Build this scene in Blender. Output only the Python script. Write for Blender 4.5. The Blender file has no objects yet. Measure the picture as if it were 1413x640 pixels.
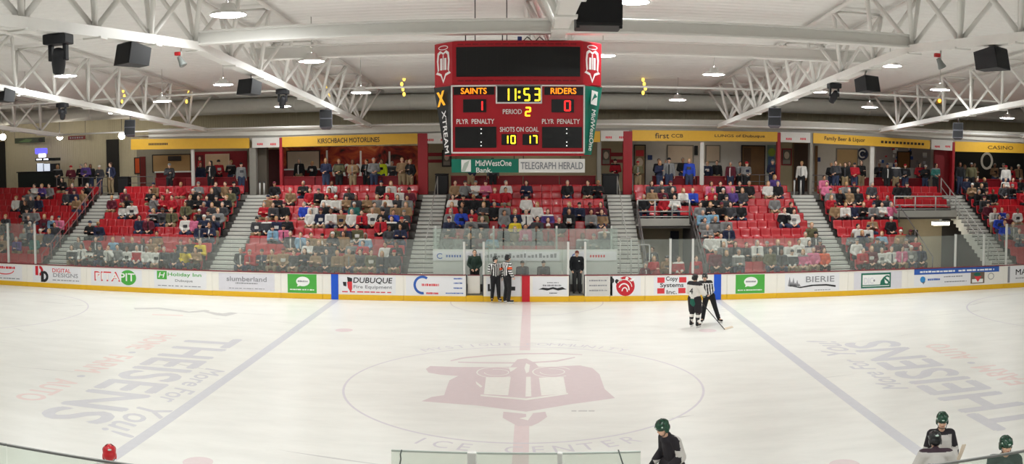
import bpy, math, random
from mathutils import Vector, Matrix
random.seed(7)
scene = bpy.context.scene
COL = scene.collection
PI = math.pi

# ------------------------------------------------------------------ camera model (rink centre = origin, X along the rink, Y to the far stand)
CAM_D, CAM_F, CAM_H, CAM_V0, CAM_U0, CAM_P, CAM_X = 35.384, 1226.9, 5.87, 279.9, 735.2, .0535, .239
CAM_Y = 12.95 - CAM_D
def ray(u, v):
    t = (u - CAM_U0) / CAM_F
    a, b, c = math.sin(t), math.cos(t), (CAM_V0 - v) / CAM_F
    cp, sp = math.cos(CAM_P), math.sin(CAM_P)
    return a, b * cp + c * sp, -b * sp + c * cp
def at(u, v, Y):                 # the place seen at photo pixel (u, v) on the vertical plane Y
    a, b, c = ray(u, v); t = (Y - CAM_Y) / b
    return Vector((CAM_X + a * t, Y, CAM_H + c * t))
def onz(u, v, Z=0.0):            # ... on the level plane Z
    a, b, c = ray(u, v); t = (Z - CAM_H) / c
    return Vector((CAM_X + a * t, CAM_Y + b * t, Z))
def onx(u, v, X):                # ... on the plane X (along a truss)
    a, b, c = ray(u, v); t = (X - CAM_X) / a
    return Vector((X, CAM_Y + b * t, CAM_H + c * t))
def px(X, Y, Z):
    a, b, c = X - CAM_X, Y - CAM_Y, Z - CAM_H
    b2 = b * math.cos(CAM_P) - c * math.sin(CAM_P); c2 = b * math.sin(CAM_P) + c * math.cos(CAM_P)
    return CAM_U0 + CAM_F * math.atan2(a, b2), CAM_V0 - CAM_F * c2 / math.hypot(a, b2)

cd = bpy.data.cameras.new('camera'); cam = bpy.data.objects.new('camera', cd); COL.objects.link(cam)
cd.type = 'PANO'; cd.panorama_type = 'CENTRAL_CYLINDRICAL'
cd.central_cylindrical_radius = 1.0
cd.central_cylindrical_range_u_min = (0 - CAM_U0) / CAM_F
cd.central_cylindrical_range_u_max = (1413 - CAM_U0) / CAM_F
cd.central_cylindrical_range_v_min = (CAM_V0 - 640) / CAM_F
cd.central_cylindrical_range_v_max = CAM_V0 / CAM_F
cd.clip_start = .05; cd.clip_end = 300
cam.location = (CAM_X, CAM_Y, CAM_H)
cam.rotation_euler = (PI / 2 - CAM_P, 0, 0)
scene.camera = cam

# ------------------------------------------------------------------ materials
def lin(c): 
    c /= 255.0
    return c / 12.92 if c <= .04045 else ((c + .055) / 1.055) ** 2.4
def rgb(c): return (lin(c[0]), lin(c[1]), lin(c[2]), 1.0)
_M = {}
def mat(name, c, rough=.6, metal=0.0, spec=.4, var=.06, scale=6.0, bump=0.0, coat=0.0):
    if name in _M: return _M[name]
    m = bpy.data.materials.new(name); m.use_nodes = True
    nt = m.node_tree; b = nt.nodes['Principled BSDF']
    b.inputs['Roughness'].default_value = rough; b.inputs['Metallic'].default_value = metal
    b.inputs['Specular IOR Level'].default_value = spec
    b.inputs['Coat Weight'].default_value = coat
    tc = nt.nodes.new('ShaderNodeTexCoord'); nz = nt.nodes.new('ShaderNodeTexNoise')
    nz.inputs['Scale'].default_value = scale; nz.inputs['Detail'].default_value = 3
    nt.links.new(tc.outputs['Object'], nz.inputs['Vector'])
    mx = nt.nodes.new('ShaderNodeMixRGB'); mx.blend_type = 'MIX'
    l = rgb(c)
    mx.inputs[1].default_value = tuple(max(0, x * (1 - var)) for x in l[:3]) + (1,)
    mx.inputs[2].default_value = tuple(min(1, x * (1 + var)) for x in l[:3]) + (1,)
    nt.links.new(nz.outputs['Fac'], mx.inputs[0]); nt.links.new(mx.outputs[0], b.inputs['Base Color'])
    if bump:
        bp = nt.nodes.new('ShaderNodeBump'); bp.inputs['Strength'].default_value = bump; bp.inputs['Distance'].default_value = .01
        nt.links.new(nz.outputs['Fac'], bp.inputs['Height']); nt.links.new(bp.outputs[0], b.inputs['Normal'])
    _M[name] = m
    return m
def emit(name, c, s):
    if name in _M: return _M[name]
    m = bpy.data.materials.new(name); m.use_nodes = True
    nt = m.node_tree; b = nt.nodes['Principled BSDF']
    b.inputs['Base Color'].default_value = rgb(c); b.inputs['Emission Color'].default_value = rgb(c)
    b.inputs['Emission Strength'].default_value = s
    _M[name] = m
    return m
def glass(name, c, haze, gloss=.05):
    m = bpy.data.materials.new(name); m.use_nodes = True
    nt = m.node_tree; nt.nodes.clear()
    o = nt.nodes.new('ShaderNodeOutputMaterial'); tr = nt.nodes.new('ShaderNodeBsdfTransparent')
    df = nt.nodes.new('ShaderNodeBsdfDiffuse'); gl = nt.nodes.new('ShaderNodeBsdfGlossy')
    tr.inputs[0].default_value = rgb(c); df.inputs[0].default_value = rgb((225, 230, 225)); gl.inputs['Roughness'].default_value = .08
    nz = nt.nodes.new('ShaderNodeTexNoise'); nz.inputs['Scale'].default_value = 3; nz.inputs['Detail'].default_value = 5
    mr = nt.nodes.new('ShaderNodeMapRange'); mr.inputs['To Min'].default_value = haze * .6; mr.inputs['To Max'].default_value = haze * 1.4
    tc = nt.nodes.new('ShaderNodeTexCoord'); nt.links.new(tc.outputs['Object'], nz.inputs['Vector'])
    nt.links.new(nz.outputs['Fac'], mr.inputs['Value'])
    m1 = nt.nodes.new('ShaderNodeMixShader'); m2 = nt.nodes.new('ShaderNodeMixShader')
    nt.links.new(mr.outputs[0], m1.inputs[0]); nt.links.new(tr.outputs[0], m1.inputs[1]); nt.links.new(df.outputs[0], m1.inputs[2])
    m2.inputs[0].default_value = gloss; nt.links.new(m1.outputs[0], m2.inputs[1]); nt.links.new(gl.outputs[0], m2.inputs[2])
    nt.links.new(m2.outputs[0], o.inputs['Surface'])
    _M[name] = m
    return m

# ------------------------------------------------------------------ objects
ROOT = {}
def root_of(o):
    while o.parent: o = o.parent
    return o
def tag(o, label=None, cat=None, group=None, kind=None):
    if label: o['label'] = label
    if cat: o['category'] = cat
    if group: o['group'] = group
    if kind: o['kind'] = kind
    return o
def thing(name, label, cat, loc=(0, 0, 0), group=None, rz=0):
    o = bpy.data.objects.new(name, None); COL.objects.link(o)
    o.location = loc; o.rotation_euler = (0, 0, rz); o.empty_display_size = .2
    ROOT[o.name] = Vector(loc)
    return tag(o, label, cat, group)
def dup(o, parent=None):
    c = o.copy(); COL.objects.link(c)
    if parent is not None: c.parent = parent
    ROOT[c.name] = Vector(c.location)
    for ch in o.children: dup(ch, c)
    return c
_txt = {}
def text_geo(s, bold=0.0):
    if (s, bold) in _txt: return _txt[(s, bold)]
    cu = bpy.data.curves.new('t', 'FONT'); cu.body = s; cu.size = 1; cu.fill_mode = 'FRONT'; cu.resolution_u = 3; cu.offset = bold
    ob = bpy.data.objects.new('t', cu); COL.objects.link(ob)
    dg = bpy.context.evaluated_depsgraph_get(); dg.update()
    me = ob.evaluated_get(dg).to_mesh()
    v = [tuple(x.co) for x in me.vertices]; f = [tuple(p.vertices) for p in me.polygons]
    ob.evaluated_get(dg).to_mesh_clear()
    bpy.data.objects.remove(ob); bpy.data.curves.remove(cu)
    x0 = min(p[0] for p in v); x1 = max(p[0] for p in v); y0 = min(p[1] for p in v); y1 = max(p[1] for p in v)
    v = [((p[0] - (x0 + x1) / 2), (p[1] - (y0 + y1) / 2)) for p in v]
    _txt[(s, bold)] = (v, f, x1 - x0, y1 - y0)
    return _txt[(s, bold)]
def frame(o, right=(1, 0, 0), up=(0, 0, 1)):
    r = Vector(right).normalized(); u = Vector(up).normalized(); n = r.cross(u)
    M = Matrix.Identity(4)
    for i in range(3): M[i][0] = r[i]; M[i][1] = u[i]; M[i][2] = n[i]; M[i][3] = o[i]
    return M
class MB:
    def __init__(s): s.v, s.f, s.mi, s.sm, s.mats = [], [], [], [], []
    def m(s, mt):
        if mt not in s.mats: s.mats.append(mt)
        return s.mats.index(mt)
    def add(s, vs, fs, mt, smooth=False):
        o = len(s.v); s.v += [Vector(p) for p in vs]; k = s.m(mt)
        for f in fs: s.f.append([i + o for i in f]); s.mi.append(k); s.sm.append(smooth)
        return s
    def box(s, x0, x1, y0, y1, z0, z1, mt, M=None):
        vs = [Vector((x, y, z)) for z in (z0, z1) for y in (y0, y1) for x in (x0, x1)]
        if M is not None: vs = [M @ p for p in vs]
        return s.add(vs, [(0, 2, 3, 1), (4, 5, 7, 6), (0, 1, 5, 4), (2, 6, 7, 3), (0, 4, 6, 2), (1, 3, 7, 5)], mt)
    def bbox(s, x0, x1, y0, y1, z0, z1, mt, r=.02, M=None):   # bevelled box
        vs = []; c = [(x0, x1), (y0, y1), (z0, z1)]
        import bmesh
        bm = bmesh.new(); bmesh.ops.create_cube(bm, size=1)
        for v in bm.verts:
            v.co = Vector([(c[i][0] + c[i][1]) / 2 + v.co[i] * (c[i][1] - c[i][0]) for i in range(3)])
        r = min(r, min(b - a for a, b in c) * .45)
        bmesh.ops.bevel(bm, geom=list(bm.edges), offset=r, segments=2, affect='EDGES', profile=.6)
        bm.verts.index_update()
        vs = [v.co.copy() for v in bm.verts]; fs = [[v.index for v in f.verts] for f in bm.faces]; bm.free()
        if M is not None: vs = [M @ p for p in vs]
        return s.add(vs, fs, mt)
    def tube(s, pts, r, mt, n=8, r1=None):
        pts = [Vector(p) for p in pts]; vs, fs = [], []
        for i, p in enumerate(pts):
            d = (pts[min(i + 1, len(pts) - 1)] - pts[max(i - 1, 0)]).normalized()
            a = d.cross(Vector((0, 0, 1)))
            if a.length < 1e-3: a = Vector((1, 0, 0))
            a.normalize(); b = d.cross(a)
            rr = r if r1 is None else r + (r1 - r) * i / max(1, len(pts) - 1)
            for k in range(n):
                t = 2 * PI * (k + .5) / n; vs.append(p + a * math.cos(t) * rr + b * math.sin(t) * rr)
        for i in range(len(pts) - 1):
            for k in range(n): fs.append((i * n + k, i * n + (k + 1) % n, (i + 1) * n + (k + 1) % n, (i + 1) * n + k))
        fs.append(tuple(range(n))[::-1]); fs.append(tuple(range((len(pts) - 1) * n, len(pts) * n)))
        return s.add(vs, fs, mt, n > 5)
    def lathe(s, prof, mt, M=None, n=24):
        vs, fs = [], []
        for r, z in prof:
            for k in range(n): vs.append(Vector((r * math.cos(2 * PI * k / n), r * math.sin(2 * PI * k / n), z)))
        for i in range(len(prof) - 1):
            for k in range(n): fs.append((i * n + k, i * n + (k + 1) % n, (i + 1) * n + (k + 1) % n, (i + 1) * n + k))
        if M is not None: vs = [M @ p for p in vs]
        return s.add(vs, fs, mt, True)
    def ell(s, c, r, mt, M=None, nu=12, nv=8):
        vs, fs = [Vector((0, 0, -1))], []
        for j in range(1, nv):
            ph = -PI / 2 + PI * j / nv
            for i in range(nu): vs.append(Vector((math.cos(ph) * math.cos(2 * PI * i / nu), math.cos(ph) * math.sin(2 * PI * i / nu), math.sin(ph))))
        vs.append(Vector((0, 0, 1)))
        for i in range(nu):
            fs.append((0, 1 + (i + 1) % nu, 1 + i)); fs.append((len(vs) - 1, 1 + (nv - 2) * nu + i, 1 + (nv - 2) * nu + (i + 1) % nu))
        for j in range(nv - 2):
            for i in range(nu):
                a = 1 + j * nu; fs.append((a + i, a + (i + 1) % nu, a + nu + (i + 1) % nu, a + nu + i))
        vs = [Vector((p.x * r[0], p.y * r[1], p.z * r[2])) + Vector(c) for p in vs]
        if M is not None: vs = [M @ p for p in vs]
        return s.add(vs, fs, mt, True)
    def cap(s, p0, p1, r0, r1, mt, flat=1.0, n=10):        # tapered capsule; flat squeezes it front to back
        p0, p1 = Vector(p0), Vector(p1); d = (p1 - p0); L = d.length
        d = d.normalized() if L > 1e-6 else Vector((0, 0, 1))
        a = d.cross(Vector((0, 1, 0)))
        if a.length < .1: a = Vector((1, 0, 0))
        a.normalize(); b = d.cross(a); vs, fs = [], []
        rings = [(-math.cos(t) * r0, math.sin(t) * r0) for t in (.15, .6, 1.1, PI / 2)] + [(L + math.sin(t) * r1, math.cos(t) * r1) for t in (0, .5, 1.0, 1.42)]
        for z, r in rings:
            for k in range(n):
                t = 2 * PI * k / n; vs.append(p0 + d * z + a * math.cos(t) * r + b * math.sin(t) * r * flat)
        for i in range(len(rings) - 1):
            for k in range(n): fs.append((i * n + k, i * n + (k + 1) % n, (i + 1) * n + (k + 1) % n, (i + 1) * n + k))
        fs.append(tuple(range(n))[::-1]); fs.append(tuple(range((len(rings) - 1) * n, len(rings) * n)))
        return s.add(vs, fs, mt, True)
    def prism(s, poly, M, depth, mt):                       # a 2-D outline given depth along the frame's normal
        n = len(poly); vs = [M @ Vector((p[0], p[1], 0)) for p in poly] + [M @ Vector((p[0], p[1], depth)) for p in poly]
        fs = [tuple(range(n)), tuple(range(n, 2 * n))[::-1]] + [(i, i + n, (i + 1) % n + n, (i + 1) % n) for i in range(n)]
        return s.add(vs, fs, mt)
    def flat(s, poly, M, mt, z=0.0): return s.add([M @ Vector((p[0], p[1], z)) for p in poly], [tuple(range(len(poly)))], mt)
    def text(s, t, M, x, y, mt, h=None, w=None, z=.004, shear=0, fat=.02, dz=.0006):
        v, f, tw, th = text_geo(t)
        if h is None: sx = sy = w / tw
        elif w is None: sx = sy = h / th
        else: sx, sy = w / tw, h / th
        e = fat * sy * th
        for k, (dx, dy) in enumerate(((0, 0), (e, 0), (-e, 0), (0, e), (0, -e)) if fat else ((0, 0),)):
            s.add([M @ Vector((x + dx + p[0] * sx + p[1] * sy * shear, y + dy + p[1] * sy, z + k * dz)) for p in v], f, mt)
        return s
    def rect(s, M, x0, x1, y0, y1, mt, z=.003): return s.flat([(x0, y0), (x1, y0), (x1, y1), (x0, y1)], M, mt, z)
    def oval(s, M, x, y, rx, ry, mt, z=.003, n=24, a0=0, a1=2 * PI): 
        return s.flat([(x + rx * math.cos(a0 + (a1 - a0) * k / n), y + ry * math.sin(a0 + (a1 - a0) * k / n)) for k in range(n)], M, mt, z)
    def ring(s, M, x, y, rx, ry, w, mt, z=.003, n=48, a0=0, a1=2 * PI, wy=None):
        vs, fs = [], []; wy = w if wy is None else wy
        for k in range(n + 1):
            t = a0 + (a1 - a0) * k / n
            vs += [M @ Vector((x + (rx - w / 2) * math.cos(t), y + (ry - wy / 2) * math.sin(t), z)), M @ Vector((x + (rx + w / 2) * math.cos(t), y + (ry + wy / 2) * math.sin(t), z))]
        for k in range(n): fs.append((2 * k, 2 * k + 1, 2 * k + 3, 2 * k + 2))
        return s.add(vs, fs, mt)
    def mesh(s, name, off=(0, 0, 0)):
        me = bpy.data.meshes.new(name); o = Vector(off)
        me.from_pydata([p - o for p in s.v], [], s.f)
        for mt in s.mats: me.materials.append(mt)
        me.polygons.foreach_set('material_index', s.mi); me.polygons.foreach_set('use_smooth', s.sm)
        me.update(); return me
    def build(s, name, parent=None, loc=None, label=None, cat=None, group=None, kind=None):
        off = Vector(loc or (0, 0, 0))
        if parent is not None: off = ROOT[root_of(parent).name]
        me = s.mesh(name, off); o = bpy.data.objects.new(name, me); COL.objects.link(o)
        if parent is not None: o.parent = parent
        else: o.location = off; ROOT[o.name] = off
        return tag(o, label, cat, group, kind)
def inst(name, me, parent=None, loc=(0, 0, 0), rot=(0, 0, 0), mt=None):
    o = bpy.data.objects.new(name, me); COL.objects.link(o); o.location = loc; o.rotation_euler = rot
    if parent is not None: o.parent = parent
    if mt is not None: o.material_slots[0].link = 'OBJECT'; o.material_slots[0].material = mt
    return o
def remesh(mb, name, vox, it=4, paint=None, mats=None):
    ob = mb.build('tmp'); md = ob.modifiers.new('r', 'REMESH'); md.mode = 'VOXEL'; md.voxel_size = vox; md.use_smooth_shade = True
    sm = ob.modifiers.new('s', 'SMOOTH'); sm.factor = .5; sm.iterations = it
    dg = bpy.context.evaluated_depsgraph_get(); dg.update()
    me = bpy.data.meshes.new_from_object(ob.evaluated_get(dg)); me.name = name
    old = ob.data; bpy.data.objects.remove(ob); bpy.data.meshes.remove(old)
    me.materials.clear()
    for mt in (mats or mb.mats[:1]): me.materials.append(mt)
    me.polygons.foreach_set('use_smooth', [True] * len(me.polygons))
    me.polygons.foreach_set('material_index', [paint(p.center) if paint else 0 for p in me.polygons])
    me.update(); return me
ORD = 'first second third fourth fifth sixth seventh eighth ninth tenth eleventh twelfth thirteenth fourteenth fifteenth sixteenth seventeenth eighteenth nineteenth twentieth'.split()
def ordn(k):
    if k < 20: return ORD[k]
    t = ['twenty', 'thirty', 'forty', 'fifty', 'sixty'][(k + 1) // 10 - 2]; r = (k + 1) % 10
    return t + '-' + ORD[r - 1] if r else {'twenty': 'twentieth', 'thirty': 'thirtieth', 'forty': 'fortieth', 'fifty': 'fiftieth', 'sixty': 'sixtieth'}[t]
# ------------------------------------------------------------------ materials used all over
W_ICE = mat('ice', (240, 239, 233), .32, spec=.3, var=.05, scale=.35)
def ice_nodes(m):
    nt = m.node_tree; b = nt.nodes['Principled BSDF']; tc = nt.nodes['Texture Coordinate']
    mp = nt.nodes.new('ShaderNodeMapping'); mp.inputs['Scale'].default_value = (.5, 1.6, 1); mp.inputs['Rotation'].default_value = (0, 0, .5)
    n2 = nt.nodes.new('ShaderNodeTexNoise'); n2.inputs['Scale'].default_value = .8; n2.inputs['Detail'].default_value = 8; n2.inputs['Roughness'].default_value = .7
    nt.links.new(tc.outputs['Object'], mp.inputs[0]); nt.links.new(mp.outputs[0], n2.inputs['Vector'])
    cr = nt.nodes.new('ShaderNodeValToRGB'); cr.color_ramp.elements[0].position = .35; cr.color_ramp.elements[1].position = .6
    cr.color_ramp.elements[0].color = rgb((234, 233, 228)); cr.color_ramp.elements[1].color = rgb((243, 242, 237))
    nt.links.new(n2.outputs['Fac'], cr.inputs[0]); nt.links.new(cr.outputs[0], b.inputs['Base Color'])
ice_nodes(W_ICE)
I_BLUE = mat('ice_blue_line', (211, 211, 217), .35); I_RED = mat('ice_red_line', (231, 214, 215), .35)
I_PINK = mat('ice_logo_pink', (222, 207, 209), .35, var=.04); I_LINE = mat('ice_circle', (219, 214, 220), .35)
I_GREY = mat('ice_grey_letters', (214, 213, 218), .35); I_RTXT = mat('ice_red_letters', (239, 219, 215), .35); I_WHITE = mat('ice_white_paint', (241, 240, 234), .35)
I_DARK = mat('ice_dark_mark', (208, 206, 204), .35, var=.1, scale=2)
BOARD = mat('board_white', (236, 232, 224), .35, var=.02); ADW = mat('advert_white', (228, 228, 232), .4, var=.01)
KICK = mat('kick_yellow', (226, 178, 34), .4); CAPR = mat('cap_maroon', (120, 38, 48), .4)
BLUE = mat('board_blue', (24, 84, 200), .4); RED = mat('board_red', (196, 30, 46), .4)
BLACK = mat('black', (18, 18, 20), .5); INK = mat('ink', (38, 38, 42), .5); GREYT = mat('grey_ink', (140, 140, 146), .5)
GREEN = mat('green', (76, 168, 66), .5); GREEND = mat('dark_green', (28, 104, 84), .5); REDT = mat('red_ink', (214, 58, 66), .5)
BLUET = mat('blue_ink', (48, 92, 176), .5); WHITE = mat('white', (238, 238, 236), .5); LAV = mat('pale_lavender', (216, 214, 222), .5)
STEEL = mat('painted_steel', (196, 194, 190), .45, metal=.1); DKST = mat('dark_steel', (70, 70, 74), .4, metal=.5); POST = mat('aluminium_post', (214, 214, 210), .35, metal=.3)
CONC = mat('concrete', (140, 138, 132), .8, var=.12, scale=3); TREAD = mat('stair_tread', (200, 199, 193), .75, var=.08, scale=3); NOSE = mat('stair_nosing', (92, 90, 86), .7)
GLASS = glass('rink_glass', (246, 249, 247), .07, .03); GLASSN = glass('near_glass', (245, 249, 245), .05, .02); GLASSD = glass('box_glass', (236, 242, 239), .17, .03)

# ------------------------------------------------------------------ shell: floor, ice, walls, ceiling
RX, RYN, RYF = 34.0, -28.0, 25.2
MB().box(-RX, RX, RYN, RYF, -.3, -.02, CONC).build('floor', kind='structure')
ice = MB().box(-30.5, 30.5, -12.95, 12.98, -.02, 0, W_ICE).build('floor_ice', kind='structure')
FL = frame((0, 0, 0), (1, 0, 0), (0, 1, 0))
def mark(name, f):
    b = MB(); f(b); o = b.build(name, ice); o['kind'] = 'structure'; o.scale = (1, 1, .35); return o
for s in (-1, 1):
    mark('blue_line', lambda b: b.rect(FL, s * 7.77 - .15, s * 7.77 + .15, -12.9, 12.9, I_BLUE, .003))
    mark('face_off_circle', lambda b: b.ring(FL, s * 21.03, 6.7, 4.57, 4.57, .06, I_LINE, .003, 96))
    for t in (-1, 1): mark('face_off_spot', lambda b: b.oval(FL, s * 6.1, t * 6.7, .3, .3, I_RED, .003))
    mark('face_off_spot', lambda b: b.oval(FL, s * 21.03, 6.7, .3, .3, I_RED, .003))
def centre_line(b):
    for y0, y1 in ((4.1, 12.9), (-12.9, -3.2)): b.rect(FL, -.16, .16, y0, y1, I_RED, .003)
mark('centre_line', centre_line)
mark('centre_circle', lambda b: b.ring(FL, 0, 0, 4.57, 4.57, .06, I_LINE, .0035, 128))
mark('referee_crease', lambda b: b.ring(FL, 0, 12.95, 3.05, 3.05, .05, I_LINE, .0035, 48, PI, 2 * PI))
def L(X, Y): p = onz(560 + X / 4.156, 450 + Y / 4.156); return (p.x, p.y)
def logo(b):
    P = [(115, 245), (140, 228), (300, 234), (600, 233), (640, 190), (690, 185), (740, 210), (760, 232), (1000, 225), (1070, 240), (1110, 275), (1140, 360), (1200, 412), (945, 447), (690, 490), (400, 453), (90, 430), (150, 405), (220, 395), (235, 350), (250, 310), (300, 285), (200, 278), (130, 266)]
    b.flat([L(*q) for q in P], FL, I_PINK, .004)
    b.flat([L(*q) for q in [(560, 490), (690, 503), (800, 490), (810, 520), (760, 555), (720, 572), (640, 572), (555, 525)]], FL, I_PINK, .004)
    for Q in ([(460, 292), (602, 292), (587, 397), (447, 390)], [(763, 295), (905, 292), (922, 385), (777, 398)], [(690, 290), (716, 290), (720, 402), (686, 404)],
              [(428, 392), (690, 414), (930, 382), (930, 390), (690, 424), (428, 400)], [(690, 212), (712, 222), (706, 262), (690, 270), (680, 240)], [(690, 500), (730, 500), (700, 540), (650, 528), (690, 520)],
              [(590, 236), (640, 236), (620, 250), (600, 262)], [(400, 315), (440, 345), (430, 352), (405, 332)]):
        b.flat([L(*q) for q in Q], FL, I_WHITE, .007)
    for cx, cy in ((520, 265), (840, 262)):
        for rx, ry, w, mt in ((112, 31, 8, I_WHITE), (70, 18, 6, I_WHITE)):
            vs = []
            for k in range(33):
                t = (.25 if rx > 100 else -.6) * PI + 1.6 * PI * k / 32
                for d in (-w / 2, w / 2): vs.append(Vector((*L(cx + (rx + d) * math.cos(t), cy + (ry + d * .35) * math.sin(t)), .0075)))
            b.add(vs, [(2 * k, 2 * k + 1, 2 * k + 3, 2 * k + 2) for k in range(32)], mt)
    for Q in ([(255, 196), (330, 178), (500, 162), (690, 154), (860, 153), (1012, 161), (1012, 165), (860, 159), (690, 161), (500, 169), (330, 186), (258, 201)],
              [(300, 203), (450, 206), (690, 207), (860, 196), (968, 176), (972, 181), (870, 203), (690, 214), (450, 213), (300, 209)]):
        b.flat([L(*q) for q in Q], FL, I_PINK, .0055)
    for q in ((950, 978), (990, 1040), (1048, 1082)): b.flat([L(q[0], 482), L(q[1], 482), L(q[1], 489), L(q[0], 489)], FL, I_DARK, .004)
def arc_text(b, s, r, a0, a1, h, mt, inward=False):
    n = len(s)
    for k, ch in enumerate(s):
        if ch == ' ': continue
        a = a0 + (a1 - a0) * (k + .5) / n
        c = (r * math.cos(a), r * math.sin(a), 0)
        up = Vector((math.cos(a), math.sin(a), 0)) * (-1 if inward else 1)
        b.text(ch, frame(c, Vector((up.y, -up.x, 0)), up), 0, 0, mt, h=h, z=.006 + .0012 * (k % 4), fat=0)
mark('centre_logo', logo)
def ring_words(b):
    arc_text(b, 'MYSTIQUE COMMUNITY', 4.98, 2.24, .9, .36, I_LINE)
    arc_text(b, 'ICE CENTER', 4.98, -2.05, -1.05, .42, I_LINE, True)
mark('centre_lettering', ring_words)
def sponsor(b, o, r, u):
    F = frame(o, r, u)
    b.text('THEISENS', F, 0, 0, I_GREY, h=1.7, w=9.7, fat=.035, dz=.0007)
    x = -4.9
    for t, w in (('HOME', 2.3), ('FARM', 2.2), ('AUTO', 2.2)): b.text(t, F, x + w / 2, -1.85, I_RTXT, h=.78, w=w, fat=.03, dz=.0007); x += w + 1.0
    for x in (-2.1, 1.1): b.oval(F, x, -1.75, .12, .12, I_GREY)
    b.text('More For', F, .9, 1.45, I_GREY, h=.62, w=3.4, shear=.3, dz=.0011); b.text('You!', F, 4.2, 1.45, I_GREY, h=.9, w=2.2, shear=.35, dz=.0011)
mark('sponsor_lettering', lambda b: sponsor(b, (-9.85, -.35, 0), (0, -1, 0), (1, 0, 0)))
mark('sponsor_lettering', lambda b: sponsor(b, (10.75, -1.0, 0), (0, 1, 0), (-1, 0, 0)))
def far_mark(b):
    G = lambda X, Y: (lambda p: (p.x, p.y))(onz(210 + X / 5.8875, 370 + Y / 5.8875))
    for Q in ([(-150, 322), (60, 320), (230, 340), (300, 352), (430, 338), (470, 345), (450, 352), (300, 362), (200, 350), (50, 332), (-140, 334)],
              [(430, 345), (560, 368), (640, 358), (700, 365), (600, 390), (520, 382), (420, 355)], [(540, 362), (600, 372), (580, 380), (520, 372)]):
        zz = globals().get('_fz', .004); globals()['_fz'] = zz + .0012; b.flat([G(*q) for q in Q], FL, I_DARK, zz)
    b.flat([G(*q) for q in [(0, 372), (250, 380), (250, 388), (0, 380)]], FL, I_RTXT, .004)
mark('sponsor_mark', far_mark)
def scuffs(b):
    r = random.Random(3)
    for k in range(60):
        x, y = r.uniform(-20, 20), r.uniform(-9, 12); a = r.uniform(-.5, .5); l = r.uniform(.3, 1.6); w = r.uniform(.01, .04)
        F = frame((x, y, 0), (math.cos(a), math.sin(a), 0), (-math.sin(a), math.cos(a), 0))
        b.flat([(-l, 0), (0, -w), (l, 0), (0, w)], F, I_DARK if k % 3 else I_WHITE, .002)
mark('skate_scuffs', scuffs)

# ------------------------------------------------------------------ far dasher boards, one thing per panel with its advert
Yb = 12.95
def bu(u): return at(u, 395, Yb).x
def FB(u): return frame((bu(u), Yb, 0), (1, 0, 0), (0, 0, 1))
mpp = 1 / 34.6
class Ad:                         # advert drawing in photo pixels across and board metres up
    def __init__(s): s.b = MB(); s.F = frame((0, Yb - .002, 0))
    def rect(s, u0, u1, z0, z1, m, z=.003): s.b.rect(s.F, bu(u0), bu(u1), z0, z1, m, z); return s
    def text(s, t, u0, u1, zc, h, m, z=.006, shear=0): s.b.text(t, s.F, (bu(u0) + bu(u1)) / 2, zc, m, h=h, w=bu(u1) - bu(u0), z=z, shear=shear); return s
    def oval(s, u, zc, ru, rz, m, z=.005): s.b.oval(s.F, bu(u), zc, ru * mpp, rz, m, z); return s
    def ring(s, u, zc, ru, rz, w, m, a0=0, a1=2 * PI, z=.005): s.b.ring(s.F, bu(u), zc, ru * mpp, rz, w, m, z, 40, a0, a1); return s
    def poly(s, pts, m, z=.005): s.b.flat([(bu(u), zz) for u, zz in pts], s.F, m, z); return s
def _dash(s, u0, u1, zc, h, m, z=.006):
    r = random.Random(int(u0 * 7 + zc * 100)); u = u0; w = (u1 - u0) / 14
    while u < u1 - w * .5:
        k = w * r.uniform(.7, 2.2); e = min(u1, u + k); s.rect(u, e - w * .25, zc - h / 2, zc + h / 2 * r.uniform(.6, 1), m, z); u = e + (w * .3 if r.random() < .3 else 0)
    return s
Ad.dash = _dash
def ad_red_arc(a): a.rect(-15, 31, .26, .98, ADW).dash(-8, 22, .86, .12, REDT).ring(7, .72, 18, .18, .05, REDT, PI, 2 * PI).dash(-8, 29, .34, .05, GREYT)
def ad_dd(a):
    a.rect(46, 112, .26, 1.0, ADW); a.ring(55, .78, 5.2, .17, .13, RED, -PI / 2, PI / 2).rect(49.5, 53.5, .56, 1.0, RED, .004)
    a.ring(61, .52, 6.4, .2, .13, INK, -PI / 2, PI / 2, .007).rect(57, 61, .26, .76, INK, .0065)
    a.text('DIGITAL', 73, 98, .83, .18, REDT).text('DESIGNS', 74, 108, .61, .18, GREYT).dash(73, 110, .38, .05, GREYT)
def ad_pita(a): a.rect(126, 196, .26, 1.0, ADW).text('PITA', 131, 166, .66, .42, REDT).text('PITA', 132.5, 164.5, .66, .30, WHITE, .008).oval(177, .64, 14, .34, GREEN).text('PIT', 166, 186, .66, .34, WHITE, .008)
def ad_inn(a): a.rect(213, 285, .26, 1.0, ADW).rect(217, 230.5, .63, 1.0, GREEN, .004).text('H', 220, 227, .82, .22, WHITE, .007, .3).text('Holiday Inn', 232, 278, .84, .2, GREEN).text('Dubuque', 242, 266, .58, .14, GREYT).dash(218, 278, .36, .04, GREYT)
def ad_lav(a): a.rect(302, 379, .26, .99, LAV).text('slumberland', 313, 368, .76, .2, GREYT).dash(325, 356, .58, .05, GREYT).dash(316, 366, .36, .03, GREYT)
def ad_green(u0):
    def f(a):
        c = (u0 + u0 + 40) / 2; a.rect(u0, u0 + 40, .24, 1.02, GREEN)
        a.oval(c + 1, .72, 10, .2, WHITE).poly([(c - 6, .6), (c - 1, .56), (c - 7, .5)], WHITE, .0042).dash(c - 6, c + 8, .73, .07, GREYT, .008).dash(u0 + 3, u0 + 37, .38, .05, WHITE)
    return f
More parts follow.
